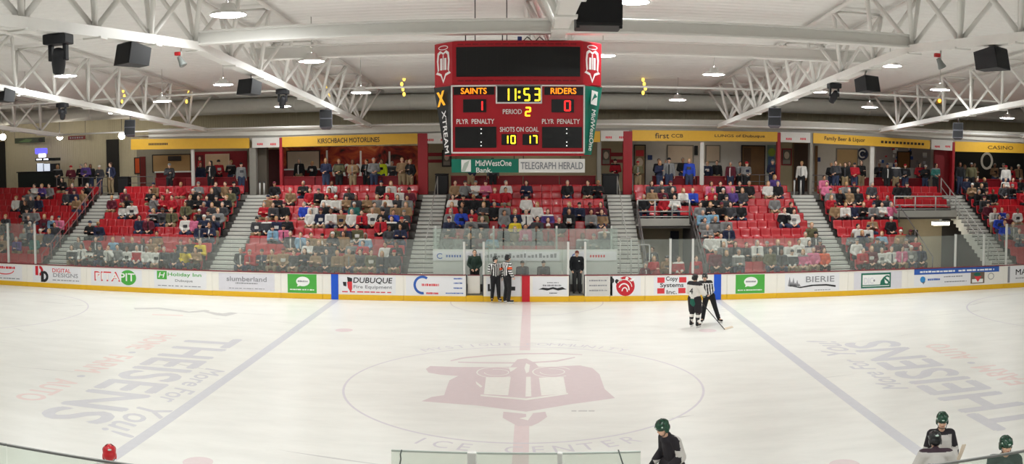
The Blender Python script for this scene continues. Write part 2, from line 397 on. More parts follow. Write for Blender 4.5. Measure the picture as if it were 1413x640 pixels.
def ad_fire(a):
    a.rect(468, 546, .26, 1.0, ADW).poly([(473, .74), (478, .74), (478, .55), (474, .58)], INK).poly([(479, .95), (486, .9), (486, .74), (480, .74)], INK).poly([(479, .74), (486, .76), (486, .45), (484, .32), (480, .5)], REDT, .006)
    a.text('DUBUQUE', 488, 541, .8, .26, INK, .006, .15).text('Fire Equipment', 488, 541, .53, .17, GREYT).dash(472, 541, .34, .05, REDT)
def ad_c(a):
    a.rect(560, 642, .26, 1.0, ADW).ring(583, .66, 11, .33, .1, BLUET, PI * .3, PI * 1.55).dash(582, 606, .67, .1, REDT).dash(588, 605, .33, .08, REDT)
    for z in (.93, .75, .55): a.dash(626, 638, z, .06, BLUET)
    a.dash(615, 641, .34, .05, BLUET)
def ad_block(a): a.rect(671, 718, .26, 1.0, ADW, .002); a.rect(673, 676, .45, .72, INK).rect(673, 682, .43, .52, INK, .004).rect(700, 711, .46, .62, INK, .004)
def ad_mountain(a): a.rect(735, 783, .26, 1.0, ADW); a.poly([(743, .5), (749, .58), (757, .56), (763, .6), (769, .56), (776, .6), (782, .5), (777, .5), (770, .46), (763, .52), (755, .46), (748, .5)], INK).dash(749, 775, .67, .07, GREYT).dash(755, 771, .78, .04, GREYT).dash(758, 769, .36, .04, INK)
def ad_rows(a):
    a.rect(809, 845, .24, 1.02, mat('advert_grey', (206, 204, 200), .5))
    for z in (.86, .66, .46): a.dash(813, 838, z, .06, GREYT)
def ad_c_circle(a):
    a.rect(842, 884, .24, 1.02, ADW).oval(845, .85, 2.5, .1, INK).oval(851, .82, 2.4, .09, INK)
    a.oval(863, .62, 13, .4, RED, .004).ring(861, .5, 7, .22, .05, WHITE, -.2, PI * .9, .006).ring(862, .42, 3.6, .14, .045, WHITE, -.2, PI, .006).oval(856, .88, 2.4, .06, WHITE, .006).oval(865, .93, 2.2, .07, WHITE, .006).poly([(868, .86), (877, .96), (872, .8)], WHITE, .006)
    a.ring(861, .56, 11, .33, .03, WHITE, .1, PI * .8, .006)
def ad_copy(a):
    a.rect(902, 950, .26, 1.0, ADW)
    for u, z in ((907, .74), (937, .74), (907, .3), (936, .3)): a.rect(u, u + 10, z, z + .22, REDT, .004)
    a.text('Copy', 919, 935, .88, .22, INK).text('Systems', 911, 943, .62, .22, INK).text('Inc.', 920, 934, .36, .16, INK)
def ad_trees(a):
    a.rect(1083, 1158, .26, 1.0, ADW)
    for k, h in enumerate((.9, .7, .86, .64, .76, .6)): a.poly([(1087 + 2.6 * k, .5), (1092 + 2.6 * k, .46), (1089.5 + 2.6 * k, h)], GREYT)
    a.text('BIERIE', 1112, 1151, .76, .24, GREYT).poly([(1086, .52), (1104, .4), (1122, .47), (1140, .47), (1153, .4), (1153, .48), (1140, .54), (1120, .53), (1104, .45)], INK, .007).dash(1124, 1146, .3, .04, GREYT)
def ad_dicks(a):
    a.rect(1178, 1244, .26, 1.0, LAV).rect(1188, 1229, .3, .95, GREEND, .004).rect(1190, 1227, .37, .87, WHITE, .006).text("DIC", 1192, 1205, .62, .26, LAV, .008).oval(1206, .62, 1.4, .05, GREYT, .008).poly([(1214, .4), (1221, .4), (1220, .8), (1215, .6)], GREEND, .008).text('S', 1220, 1227, .62, .42, GREEND, .009).rect(1190, 1227, .4, .44, GREEND, .009)
def ad_bluetop(a):
    a.rect(1261, 1378, .8, 1.05, BLUET).dash(1269, 1318, .92, .08, WHITE).dash(1322, 1372, .92, .08, WHITE).rect(1261, 1339, .26, .79, ADW).oval(1273, .58, 4.5, .14, mat('sky_blue_ink', (52, 136, 200), .5)).poly([(1272, .46), (1277, .5), (1274, .36)], GREYT).dash(1280, 1297, .57, .09, BLUET)
    a.dash(1302, 1328, .67, .05, GREYT).dash(1303, 1334, .44, .05, GREYT).rect(1339, 1358, .3, .82, mat('badge_brown', (110, 92, 78), .5), .004).rect(1341, 1356, .34, .5, WHITE, .006).poly([(1344, .62), (1354, .62), (1349, .36)], REDT, .008).oval(1348, .72, 6, .08, GREEND, .006).ring(1367, .6, 5, .14, .03, GREYT)
def ad_ma(a): a.rect(1390, 1425, .26, 1.02, ADW).rect(1390, 1393, .26, 1.02, GREYT, .004).text('MA', 1401, 1416, .74, .26, INK).dash(1401, 1425, .45, .05, GREYT)
BOARDS = [(-170, -20, 'plain white dasher board at the far left end', None),
 (-20, 38, 'white dasher board with red arc script logo', ad_red_arc), (38, 120, 'white dasher board with interlocked red and black letter D logo', ad_dd),
 (120, 206, 'white dasher board with red lettering and a green oval', ad_pita), (206, 293, 'white dasher board with small green square and green lettering', ad_inn),
 (293, 388, 'dasher board with a pale lavender panel and faint grey lettering', ad_lav), (388, 445, 'dasher board with green square and white speech bubble, left of blue line', ad_green(397)),
 (445, 557, 'dasher board with left blue stripe and bold black and grey lettering', ad_fire), (557, 643, 'white dasher board with big blue letter C swoosh', ad_c),
 (667, 719, 'white dasher board behind the two referees with blocky black logo', ad_block), (719, 785, 'white dasher board with red centre stripe and black winged logo', ad_mountain),
 (807, 842, 'grey dasher board with rows of small lettering', ad_rows), (842, 890, 'white dasher board with round red and white emblem', ad_c_circle),
 (890, 958, 'white dasher board with black lettering between red corner blocks', ad_copy), (958, 1003, 'white dasher board with right blue stripe behind the skaters', None),
 (1003, 1072, 'dasher board with green square and white speech bubble, right of blue line', ad_green(1015)), (1072, 1170, 'white dasher board with grey pine trees and black swoosh', ad_trees),
 (1170, 1252, 'dasher board with dark green framed sign on lavender', ad_dicks), (1252, 1384, 'dasher board with blue strip of white lettering along its top', ad_bluetop),
 (1384, 1440, 'white dasher board with black lettering at the right end', ad_ma), (1440, 1580, 'plain white dasher board past the right edge', None)]
for u0, u1, lab, fn in BOARDS:
    x0, x1 = bu(u0) + .004, bu(u1) - .004; xm = (x0 + x1) / 2
    b = MB().box(x0, x1, Yb, Yb + .1, .22, 1.05, BOARD).build('dasher_board', loc=(xm, Yb, 0), label=lab, cat='rink board', group='dasher boards along the far side')
    MB().bbox(x0, x1, Yb - .015, Yb + .1, 0.005, .22, KICK, .01).build('kick_plate', b)
    MB().bbox(x0, x1, Yb - .02, Yb + .13, 1.05, 1.085, CAPR, .01).build('cap_rail', b)
    if fn: a = Ad(); fn(a); a.b.build('advert', b)
    for u, m, w in ((462, BLUE, .15), (725.6, RED, .16), (990, BLUE, .15)):
        if u0 < u < u1: MB().box(bu(u) - w, bu(u) + w, Yb - .022, Yb, .005, 1.05, m).build('line_stripe', b)
# gates: a threshold under each opening, and the left leaf swung in
for u0, u1, lab in ((643, 667, 'left penalty gate standing open behind the referees'), (785, 807, 'right penalty gate standing open with person in black in it')):
    x0, x1 = bu(u0) + .004, bu(u1) - .004
    t = thing('penalty_gate', lab, 'gate', ((x0 + x1) / 2, Yb, 0), 'penalty box gates')
    MB().bbox(x0, x1, Yb - .015, Yb + .1, .005, .24, KICK, .01).build('threshold', t)
    if u0 < 700: MB().bbox(x0 + .05, x0 + .55, Yb + .2, Yb + .26, .3, 1.03, BOARD, .015).box(x0 + .05, x0 + .55, Yb + .19, Yb + .27, 1.03, 1.06, CAPR).build('gate_leaf', t)
    else: MB().bbox(x1 - .06, x1 - .01, Yb + .13, Yb + .68, .3, 1.03, BOARD, .015).build('gate_leaf', t)
    MB().bbox(x0, x0 + .04, Yb + .0, Yb + .1, .24, 1.08, DKST, .008).build('jamb', t); MB().bbox(x1 - .04, x1, Yb + .0, Yb + .1, .24, 1.08, DKST, .008).build('jamb', t)

# ------------------------------------------------------------------ glass and stanchions on the far boards
def pane(x0, x1, y, z0, z1, lab, m=None, grp='glass panes on the far boards', name='rink_shield', th=.012):
    o = MB().bbox(x0, x1, y - th / 2, y + th / 2, z0, z1, m or GLASS, .004).build(name, loc=((x0 + x1) / 2, y, z0), label=lab, cat='glass', group=grp); return o
xs = []; x = -29.6
edges = [-29.6, -27.9, -26.2, -24.6, bu(12), bu(49)]
x = bu(49)
n = 12; e = bu(640)
edges += [x + (e - x) * k / n for k in range(1, n + 1)]
pl = [(edges[i], edges[i + 1], 2.98 if edges[i + 1] < -21.9 else 2.5) for i in range(len(edges) - 1)]
pl += [(bu(668), bu(725), 2.42), (bu(725), bu(783), 2.42)]
s0, s1 = bu(808), bu(925); pl += [(s0 + (s1 - s0) * k / 2, s0 + (s1 - s0) * (k + 1) / 2, 2.5) for k in range(2)]
pl += [(bu(925), bu(956), 2.5)]; s0, s1 = bu(956), bu(1318); pl += [(s0 + (s1 - s0) * k / 7, s0 + (s1 - s0) * (k + 1) / 7, 2.5) for k in range(7)]
pl += [(bu(1318), bu(1357), 2.55), (bu(1357), bu(1388), 2.55), (bu(1388), 24.0, 2.98), (24.0, 26, 2.98), (26, 28, 2.98)]
for k, (a, b_, zt) in enumerate(pl):
    pane(a + .006, b_ - .006, Yb + .05, 1.09, zt, 'clear glass pane standing on the far boards, %s from the left' % ordn(k))
PL = [(12, 3.0), (49, 3.0), (640.5, 2.42), (667.5, 2.42), (784, 2.42), (807.5, 2.42), (925, 2.52), (956, 2.52), (1318, 2.56), (1357, 2.56), (1388, 3.0)]
for k, (u, zt) in enumerate(PL):
    x = bu(u)
    t = MB().bbox(x - .045, x + .045, Yb + .025, Yb + .115, 1.087, zt, POST, .012).build('stanchion', loc=(x, Yb + .07, 1.087), label='pale metal glass post on the far boards, %s from the left' % ordn(k), cat='post', group='glass posts')
    MB().bbox(x - .055, x + .055, Yb + .02, Yb + .12, zt, zt + .025, DKST, .008).build('post_cap', t)

# ------------------------------------------------------------------ penalty and scorer boxes behind the boards at centre
MB().bbox(-3.9, 3.75, 13.1, 14.1, 0, .26, CONC, .01).build('floor_box', kind='structure')
bw = MB().bbox(-3.9, 3.75, 14.12, 14.22, .26, 1.98, mat('box_wall', (214, 216, 212), .5), .01).build('wall_box', kind='structure')
t = thing('advert_strip', 'long white advert strip of small grey logos behind the scorers', 'banner', (-.3, 14.1, 1.6))
MB().bbox(-2.55, 1.35, 14.08, 14.115, 1.52, 1.9, ADW, .006).build('strip_panel', t)
b = MB(); F = frame((0, 14.078, 1.71))
for k in range(24): b.rect(F, -2.45 + .155 * k, -2.45 + .155 * k + (.08, .12, .1)[k % 3], -.06, .03 + .03 * (k % 4), GREYT, .002)
b.build('strip_lettering', t)
for x0, x1, lab in ((-3.9, -2.6, 'white advert strip with small blue logos left of the green-shirted person'), (1.7, 3.7, 'white advert strip right of the person in black')):
    t = thing('advert_strip', lab, 'banner', ((x0 + x1) / 2, 14.1, 1.6))
    MB().bbox(x0, x1, 14.08, 14.115, 1.52, 1.9, ADW, .006).build('strip_panel', t)
    b = MB(); b.ring(frame((x0 + .3, 14.078, 1.71)), 0, 0, .12, .1, .04, BLUET, 0, 30, .8, 5.6); [b.rect(frame(((x0 + x1) / 2, 14.078, 1.71)), .11 * k - .1, .11 * k - .03, -.05, .05, REDT if x0 > 0 else BLUET, .002) for k in range(6)]
    b.build('strip_lettering', t)
for k, (a, b_) in enumerate(((-3.9, -2.35), (-2.3, -1.0), (-.95, .35), (.4, 1.7), (1.75, 3.75))):
    pane(a, b_, 14.17, 1.99, 2.85, 'hazy glass pane on the wall behind the boxes, %s from left' % ordn(k), GLASSD, 'glass panes behind the penalty boxes')
for k, u in enumerate((601, 681, 768, 844)):
    x = at(u, 350, 14.17).x
    MB().bbox(x - .04, x + .04, 14.24, 14.31, .26, 2.95, POST, .01).build('box_post', loc=(x, 14.27, .26), label='pale post behind the penalty boxes, %s from left' % ordn(k), cat='post', group='posts behind the boxes')
for u, lab in ((674, 'glass divider left of the scorers'), (776, 'glass divider right of the scorers')):
    x = at(u, 370, 13.5).x
    t = thing('box_divider', lab, 'divider', (x, 13.55, .26), 'box dividers'); MB().bbox(x - .03, x + .03, 13.12, 14.06, .26, 1.1, BOARD, .01).build('divider_board', t); MB().bbox(x - .006, x + .006, 13.12, 14.06, 1.1, 2.4, GLASSN, .003).build('divider_glass', t)
tb = thing('scorer_table', 'scorers\' white-topped counter behind the centre boards', 'table', (.3, 13.35, .26))
MB().bbox(-1.2, 1.25, 13.1, 13.42, .93, .97, WHITE, .008).build('counter_top', tb)
for x in (-1.1, 1.15): MB().bbox(x - .03, x + .03, 13.2, 13.35, .26, .93, DKST, .01).build('leg', tb)

# ------------------------------------------------------------------ near side: boards, bench glass
MB().bbox(-30, 30, -13.07, -12.97, 0, 1.05, BOARD, .02).build('wall_near_boards', kind='structure')
MB().bbox(-12, 12, -14.46, -14.34, 0, 1.2, BOARD, .02).build('wall_bench_back', kind='structure')
xa, xb, xc_, xd_, xe, xf = [at(u, 621, -13.02).x for u in (540, 645.5, 657, 769.5, 776, 884)]
for a, b_, lab in ((xa, xb, 'left of three low glass panes at bottom centre'), (xc_, xd_, 'middle of three low glass panes at bottom centre'), (xe, xf, 'right of three low glass panes at bottom centre')):
    o = pane(a, b_, -13.02, 1.05, 2.66, lab, GLASSN, 'near glass between the benches')
    MB().bbox(a, b_, -13.03, -13.01, 2.655, 2.675, mat('glass_edge', (196, 204, 198), .3), .004).build('top_edge', o)
for a, lab in (((xb + xc_) / 2, 'white post left of the middle near glass pane'), ((xd_ + xe) / 2, 'white post right of the middle near glass pane')):
    w = .05 if a < 0 else .028
    MB().bbox(a - w, a + w, -13.06, -12.98, 1.05, 2.68, mat('white_post', (232, 232, 228), .4), .012).build('near_post', loc=(a, -13.02, 1.05), label=lab, cat='post', group='near glass posts')
for u, v, lab in ((551, 632, 'small dark latch on the left near glass pane'), (858, 632, 'small dark latch on the right near glass pane')):
    p = at(u, v, -13.035); MB().tube([p + Vector((.03, -.02, .1)), p + Vector((.015, -.02, .05)), p + Vector((.02, -.02, 0)), p + Vector((.0, -.02, -.1))] if u < 700 else [p + Vector((-.04, -.02, .1)), p + Vector((.03, -.02, -.12))], .008, mat('latch', (96, 104, 100), .4)).build('glass_latch', loc=p, label=lab, cat='latch', group='glass latches')
for s, x0, x1 in ((-1, -9.0, -3.4), (1, 3.6, 9.0)):
    n = 3
    for k in range(n):
        a, b_ = x0 + (x1 - x0) * k / n, x0 + (x1 - x0) * (k + 1) / n
        o = pane(a + .004, b_ - .004, -14.4, 1.2, 2.745, 'glass pane behind the %s bench, %s from left' % ('left' if s < 0 else 'right', ordn(k)), GLASSN, 'glass behind the benches')
        MB().bbox(a + .004, b_ - .004, -14.415, -14.385, 2.74, 2.765, mat('glass_rail', (150, 152, 150), .35, metal=.4), .005).build('top_rail', o)
# ------------------------------------------------------------------ seating tiers
NR, RD, RH, Y0, Z0 = 11, .6, .31, 14.3, .55
RISER = mat('riser_grey', (96, 92, 90), .8, var=.12, scale=2)
def tz(i): return Z0 + RH * i
def ry(i): return Y0 + RD * i
TOPZ = tz(NR)                                     # concourse floor
AISLE = [-21.85, -13.42, -4.5, 4.38, 13.65, 22.1]
AW = 1.15
hw = AW / 2
BLK = [(-31.5, AISLE[0] - hw, 'far left block'), (AISLE[0] + hw, AISLE[1] - hw, 'second block from left'), (AISLE[1] + hw, AISLE[2] - hw, 'block left of centre'),
       (AISLE[2] + hw, AISLE[3] - hw, 'centre block'), (AISLE[3] + hw, AISLE[4] - hw, 'block right of centre'), (AISLE[4] + hw, AISLE[5] - hw, 'second block from right'), (AISLE[5] + hw, 31.5, 'far right block')]
PORT = {4: (AISLE[3] + hw, 7.55), 5: (17.9, AISLE[5] - hw)}          # tunnels cut under these blocks
PRW = {4: 7, 5: 8}                                                             # first row above a tunnel
def tier(x0, x1, i0=0):
    b = MB(); ya = ry(i0) - .34
    prof = [(ya, 0 if i0 == 0 else tz(i0) - .2)]
    for i in range(i0, NR): prof += [(ry(i) - .34, tz(i)), (ry(i) - .34 + RD, tz(i))]
    yb = ry(NR) - .34
    prof += [(yb, TOPZ - .02), (yb, 0 if i0 == 0 else tz(i0) - .2)]
    vs = [(x, y, z) for x in (x0, x1) for y, z in prof]; n = len(prof)
    # walls as strips so every face stays planar and convex
    zb = prof[0][1]
    for i in range(i0, NR): b.box(x0, x1, ry(i) - .34, yb if i == NR - 1 else ry(i) + RD - .34, zb, tz(i), RISER)
    return b
nt = 0
for k, (x0, x1, nm) in enumerate(BLK):
    segs = [(x0, x1, 0)]
    if k in PORT:
        p0, p1 = PORT[k]
        segs = [(p0, p1, PRW[k]), (p1, x1, 0)] if p0 == x0 else [(x0, p0, 0), (p0, p1, PRW[k])]
    for a, b_, i0 in segs: nt += 1; tier(a, b_, i0).build('floor_tier_%d' % nt, kind='structure')
MB().box(-RX, RX, ry(NR) - .34, RYF, TOPZ - .25, TOPZ, CONC).build('floor_concourse', kind='structure')
MB().box(-RX, RX, 20.75, 20.85, 0, TOPZ - .25, RISER).build('wall_under_concourse', kind='structure')

# aisles: 22 half steps each
for k, x in enumerate(AISLE):
    b = MB(); c = MB(); n = 22; y = Y0 - .34; dy = (ry(NR) - .34 - y) / n; dz = (TOPZ - .4) / n
    for j in range(n):
        z = .4 + dz * (j + 1); b.box(x - hw + .01, x + hw - .01, y + dy * j, y + dy * (j + 1), max(0, z - .6), z, TREAD)
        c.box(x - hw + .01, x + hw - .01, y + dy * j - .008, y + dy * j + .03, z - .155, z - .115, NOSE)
    t = thing('aisle_stairs', 'flight of pale grey aisle steps, %s from left' % ordn(k), 'stairs', (x, y, 0), 'aisle stairs through the stand')
    b.build('steps', t); c.build('dark_nosing', t)  # darker strip along the foot of each riser

# ------------------------------------------------------------------ one moulded seat, repeated along every row
SEATM = mat('seat_red', (176, 18, 32), .28, spec=.5, var=.05, scale=3, coat=.3)
def seat_mesh():
    prof = [(-.23, .385), (-.215, .42), (-.12, .425), (.02, .405), (.12, .41), (.175, .45), (.2, .53), (.225, .66), (.245, .77), (.262, .805)]
    nx = 7; b = MB(); vs = []; W = .237
    def pt(i, j, off):
        y, z = prof[i]; t = -1 + 2 * j / (nx - 1); e = 1 - .03 * (i in (0, len(prof) - 1)) ; x = t * W * e
        d = .028 * (t * t) * (1 if i > 4 else .6)
        y2 = y - (d * .6 if i > 4 else 0); z2 = z + (d if i <= 4 else -.012 * (abs(t) > .9) * (i == len(prof) - 1))
        a = prof[max(0, i - 1)]; c = prof[min(len(prof) - 1, i + 1)]; L_ = math.hypot(c[0] - a[0], c[1] - a[1])
        return Vector((x, y2 + off * (c[1] - a[1]) / L_, z2 - off * (c[0] - a[0]) / L_))
    n = len(prof)
    for off in (0, .03): vs += [pt(i, j, off) for i in range(n) for j in range(nx)]
    fs = []
    for o, fl in ((0, False), (n * nx, True)):
        for i in range(n - 1):
            for j in range(nx - 1):
                q = (o + i * nx + j, o + i * nx + j + 1, o + (i + 1) * nx + j + 1, o + (i + 1) * nx + j); fs.append(q if not fl else q[::-1])
    o = n * nx
    for i in range(n - 1): fs += [(i * nx, (i + 1) * nx, o + (i + 1) * nx, o + i * nx), (i * nx + nx - 1, o + i * nx + nx - 1, o + (i + 1) * nx + nx - 1, (i + 1) * nx + nx - 1)]
    for j in range(nx - 1): fs += [(j, o + j, o + j + 1, j + 1), ((n - 1) * nx + j, (n - 1) * nx + j + 1, o + (n - 1) * nx + j + 1, o + (n - 1) * nx + j)]
    b.add(vs, fs, SEATM, True)
    return b.mesh('seat_shell')
SEAT = seat_mesh()
PITCH = .485
SLEG = MB().bbox(-.02, .02, .04, .08, 0.003, .345, DKST, .006).mesh('seat_leg')
SEATS = {}                                        # (block, row) -> seat x list
def add_row(k, i, a, b_, tail=''):
    n = int((b_ - a - .06) / PITCH); s = (b_ - a - n * PITCH) / 2
    xs = [a + s + PITCH * (j + .5) for j in range(n)]
    if k in (0, 6): xs = [x for x in xs if abs(x) < 30.4]
    lab = 'row of red moulded seats, %s row down in %s%s' % (ordn(NR - 1 - i), BLK[k][2], tail)
    xm = sum(xs) / len(xs)
    t = thing('seat_row', lab, 'seats', (xm, ry(i), tz(i)), 'rows of red seats in the stand')
    for x in xs: inst('seat', SEAT, t, (x - xm, .04, 0))
    b = MB().bbox(xs[0] - .2, xs[-1] + .2, ry(i) + .03, ry(i) + .09, tz(i) + .33, tz(i) + .385, DKST, .01)
    b.build('support_rail', t)
    for x in xs[::4]: inst('leg', SLEG, t, (x - xm, 0, 0))
    SEATS.setdefault((k, i), []).extend(xs)
for k, (a, b_, nm) in enumerate(BLK):
    for i in range(NR):
        if k == 3 and i < 2: continue
        if k in PORT:
            p0, p1 = PORT[k]
            if i < PRW[k]:
                if p0 == a: add_row(k, i, p1 + .1, b_)
                else: add_row(k, i, a, p0 - .1)
                continue
        add_row(k, i, a, b_)

# ------------------------------------------------------------------ tunnels: side rails, deck rails, walls, lamp
RAIL = mat('rail_paint', (176, 174, 170), .4, metal=.2); RAILD = mat('rail_dark', (104, 98, 98), .45, metal=.2); RAILR = mat('rail_reddish', (134, 96, 94), .45)
def railing(name, lab, pts, hgt, m, grp, mids=(.5,), step=1.2, r=.022, slab=None):
    pts = [Vector(p) for p in pts]
    t = thing(name, lab, 'railing', pts[0], grp)
    MB().tube([p + Vector((0, 0, hgt)) for p in pts], r, m).build('top_rail', t)
    for f in mids: MB().tube([p + Vector((0, 0, hgt * f)) for p in pts], r * .8, m).build('mid_rail', t)
    for a, b in zip(pts, pts[1:]):
        n = max(1, round((b - a).length / step))
        for j in range(n + (b is pts[-1])):
            q = a.lerp(b, j / n); MB().tube([q, q + Vector((0, 0, hgt))], r, m).build('post', t)
    return t
yd = ry(7) - .36
def wallseg(nm, x0, x1, y0, y1, z0, z1, m): return MB().box(x0, x1, y0, y1, z0, z1, m).build(nm, kind='structure')
TUNW = mat('tunnel_wall', (196, 182, 156), .8); TUND = mat('tunnel_dark', (58, 54, 50), .8); SLABM = mat('deck_face', (168, 165, 158), .6)
for q, (k, (p0, p1)) in enumerate(PORT.items()):
    PR = PRW[k]; yd = ry(PR) - .36; zf = 2.98 if k == 4 else 3.28
    wallseg('wall_tunnel_%d' % (q + 1), p0, p1, 20.4, 20.5, 0, tz(PR) - .2, TUNW)
    d = MB().bbox(p0 + .02, p1 - .02, yd - .1, yd, zf - .34, zf, SLABM, .01).build('deck_fascia', loc=((p0 + p1) / 2, yd, tz(PR)), label='pale fascia under the rail above the %s tunnel' % ('centre' if q == 0 else 'right'), cat='fascia', group='tunnel fascias')
    railing('deck_railing', 'pale rail with square panels above the %s tunnel' % ('centre' if q == 0 else 'right'), [(p0 + .08, yd - .05, zf), (p1 - .08, yd - .05, zf)], 3.83 - zf if k == 4 else 4.0 - zf, RAIL, 'tunnel deck railings', (.38, .1), (p1 - p0) / 3, .035)
PR = 7; yd = ry(7) - .36
p0, p1 = PORT[4]
sl = [(p1 - .06, Y0 - .2, tz(0)), (p1 - .06, yd - .1, tz(PR))]
railing('slope_railing', 'dark sloping rail on the right side of the centre tunnel', sl, .9, RAILD, 'sloping stair rails', (.5,), 1.0, .03)
railing('slope_railing', 'dark sloping rail between the centre tunnel and aisle steps', [(p0 + .06, Y0 + .1, tz(0)), (p0 + .06, yd - .1, tz(PR))], .9, RAILD, 'sloping stair rails', (.5,), 1.0, .03)
railing('slope_railing', 'thin sloping rail on the left side of the right tunnel', [(PORT[5][0] + .06, Y0 - .2, tz(0)), (PORT[5][0] + .06, yd - .1, tz(PR))], .9, RAILD, 'sloping stair rails', (), 2.0, .025)
x = AISLE[5] - hw - .05
railing('slope_railing', 'long pale sloping rail beside the rightmost aisle steps', [(x, Y0 - .2, tz(0)), (x, ry(NR) - .4, TOPZ)], .95, RAIL, 'sloping stair rails', (.5,), 1.3, .03)
x = AISLE[0] - hw - .03
railing('slope_railing', 'reddish sloping rail beside the leftmost aisle steps', [(x, Y0 - .1, tz(0)), (x, ry(NR) - .4, TOPZ)], .85, RAILR, 'sloping stair rails', (.5,), 1.1, .028)
for q, (x, s) in enumerate(((AISLE[2] + .12, 'left'), (AISLE[3] - .05, 'right'))):
    railing('aisle_handrail', 'slim pale handrail up the middle of the aisle %s of centre' % s, [(x, Y0 + 1.2, tz(2) + .02), (x, ry(NR) - .4, TOPZ)], .9, RAIL, 'centre aisle handrails', (), 2.6, .022)
for x, y, lab in ((AISLE[3] - .35, Y0 - .5, 'left'), (AISLE[3] + .42, Y0 - .45, 'right')):
    t = railing('guard_rail', 'pale guard rail at the foot of the steps right of centre, %s one' % lab, [(x - .2, y, 0), (x + .25, y, 0)], 2.2 if lab == 'right' else 2.5, RAIL, 'guard rails at the foot of the steps', (.5, .3), .45, .03)
for u, v, q in ((287, 266, 2),):
    pass
dn = MB().bbox(p1 - .62, p1 - .2, 20.3, 20.38, .1, 2.2, mat('navy_door', (34, 40, 62), .5), .01).build('door_1', kind='structure')
t = thing('tunnel_lamp', 'lit oblong lamp on the ceiling of the right tunnel', 'lamp', at(1298, 309, 18.6))
c = at(1298, 309, 18.6); MB().bbox(c.x - .5, c.x + .5, c.y - .12, c.y + .12, c.z + .1, c.z + .16, STEEL, .02).build('housing', t)
MB().bbox(c.x - .48, c.x + .48, c.y - .1, c.y + .1, c.z - .06, c.z + .11, emit('tunnel_glow', (255, 244, 214), 14), .05).build('diffuser', t)
MB().box(c.x - .05, c.x + .05, c.y - .05, c.y + .05, c.z + .155, max(c.z + .17, tz(8) - .2), STEEL).build('stem', t)
x = 19.75
MB().bbox(x - .18, x + .3, 20.25, 20.38, .1, 2.15, mat('dark_door', (50, 46, 44), .5), .01).build('door_2', kind='structure')
# ------------------------------------------------------------------ walls and roof deck
DECK = mat('roof_deck', (238, 236, 233), .55, var=.03)
def deck_nodes(m):
    nt = m.node_tree; b = nt.nodes['Principled BSDF']; tc = nt.nodes['Texture Coordinate']
    w = nt.nodes.new('ShaderNodeTexWave'); w.wave_type = 'BANDS'; w.bands_direction = 'Y'; w.inputs['Scale'].default_value = .8; w.inputs['Distortion'].default_value = .15
    bp = nt.nodes.new('ShaderNodeBump'); bp.inputs['Strength'].default_value = .5; bp.inputs['Distance'].default_value = .05
    nt.links.new(tc.outputs['Object'], w.inputs['Vector']); nt.links.new(w.outputs['Fac'], bp.inputs['Height']); nt.links.new(bp.outputs[0], b.inputs['Normal'])
deck_nodes(DECK)
SL = .055
def rz(Y): return 10.42 - SL * abs(Y + 2)          # underside of the roof
def cz(Y): return 8.62 - SL * abs(Y + 2)           # bottom chord of a truss
b = MB()
for ya, yb in ((RYN, -2), (-2, RYF)):
    b.add([(-RX, ya, rz(ya)), (RX, ya, rz(ya)), (RX, yb, rz(yb)), (-RX, yb, rz(yb))], [(0, 1, 2, 3)], DECK)
    b.add([(-RX, ya, rz(ya) + .2), (RX, ya, rz(ya) + .2), (RX, yb, rz(yb) + .2), (-RX, yb, rz(yb) + .2)], [(0, 3, 2, 1)], DECK)
b.build('ceiling', kind='structure')
TAN = mat('wall_tan', (208, 198, 170), .7, var=.05); GW = mat('wall_grey', (186, 182, 174), .7)
def siding(m):
    nt = m.node_tree; b = nt.nodes['Principled BSDF']; tc = nt.nodes['Texture Coordinate']
    w = nt.nodes.new('ShaderNodeTexWave'); w.bands_direction = 'X'; w.inputs['Scale'].default_value = 2.2
    bp = nt.nodes.new('ShaderNodeBump'); bp.inputs['Strength'].default_value = .4; bp.inputs['Distance'].default_value = .03
    nt.links.new(tc.outputs['Object'], w.inputs['Vector']); nt.links.new(w.outputs['Fac'], bp.inputs['Height']); nt.links.new(bp.outputs[0], b.inputs['Normal'])
siding(TAN)
MB().box(-RX, RX, RYF, RYF + .2, 0, 9.2, TAN).build('wall_far', kind='structure')
MB().box(-RX, RX, RYN - .2, RYN, 0, 9.3, GW).build('wall_near', kind='structure')
MB().box(-RX - .2, -RX, RYN, RYF, 0, 10.6, GW).build('wall_left', kind='structure')
MB().box(RX, RX + .2, RYN, RYF, 0, 10.6, GW).build('wall_right', kind='structure')

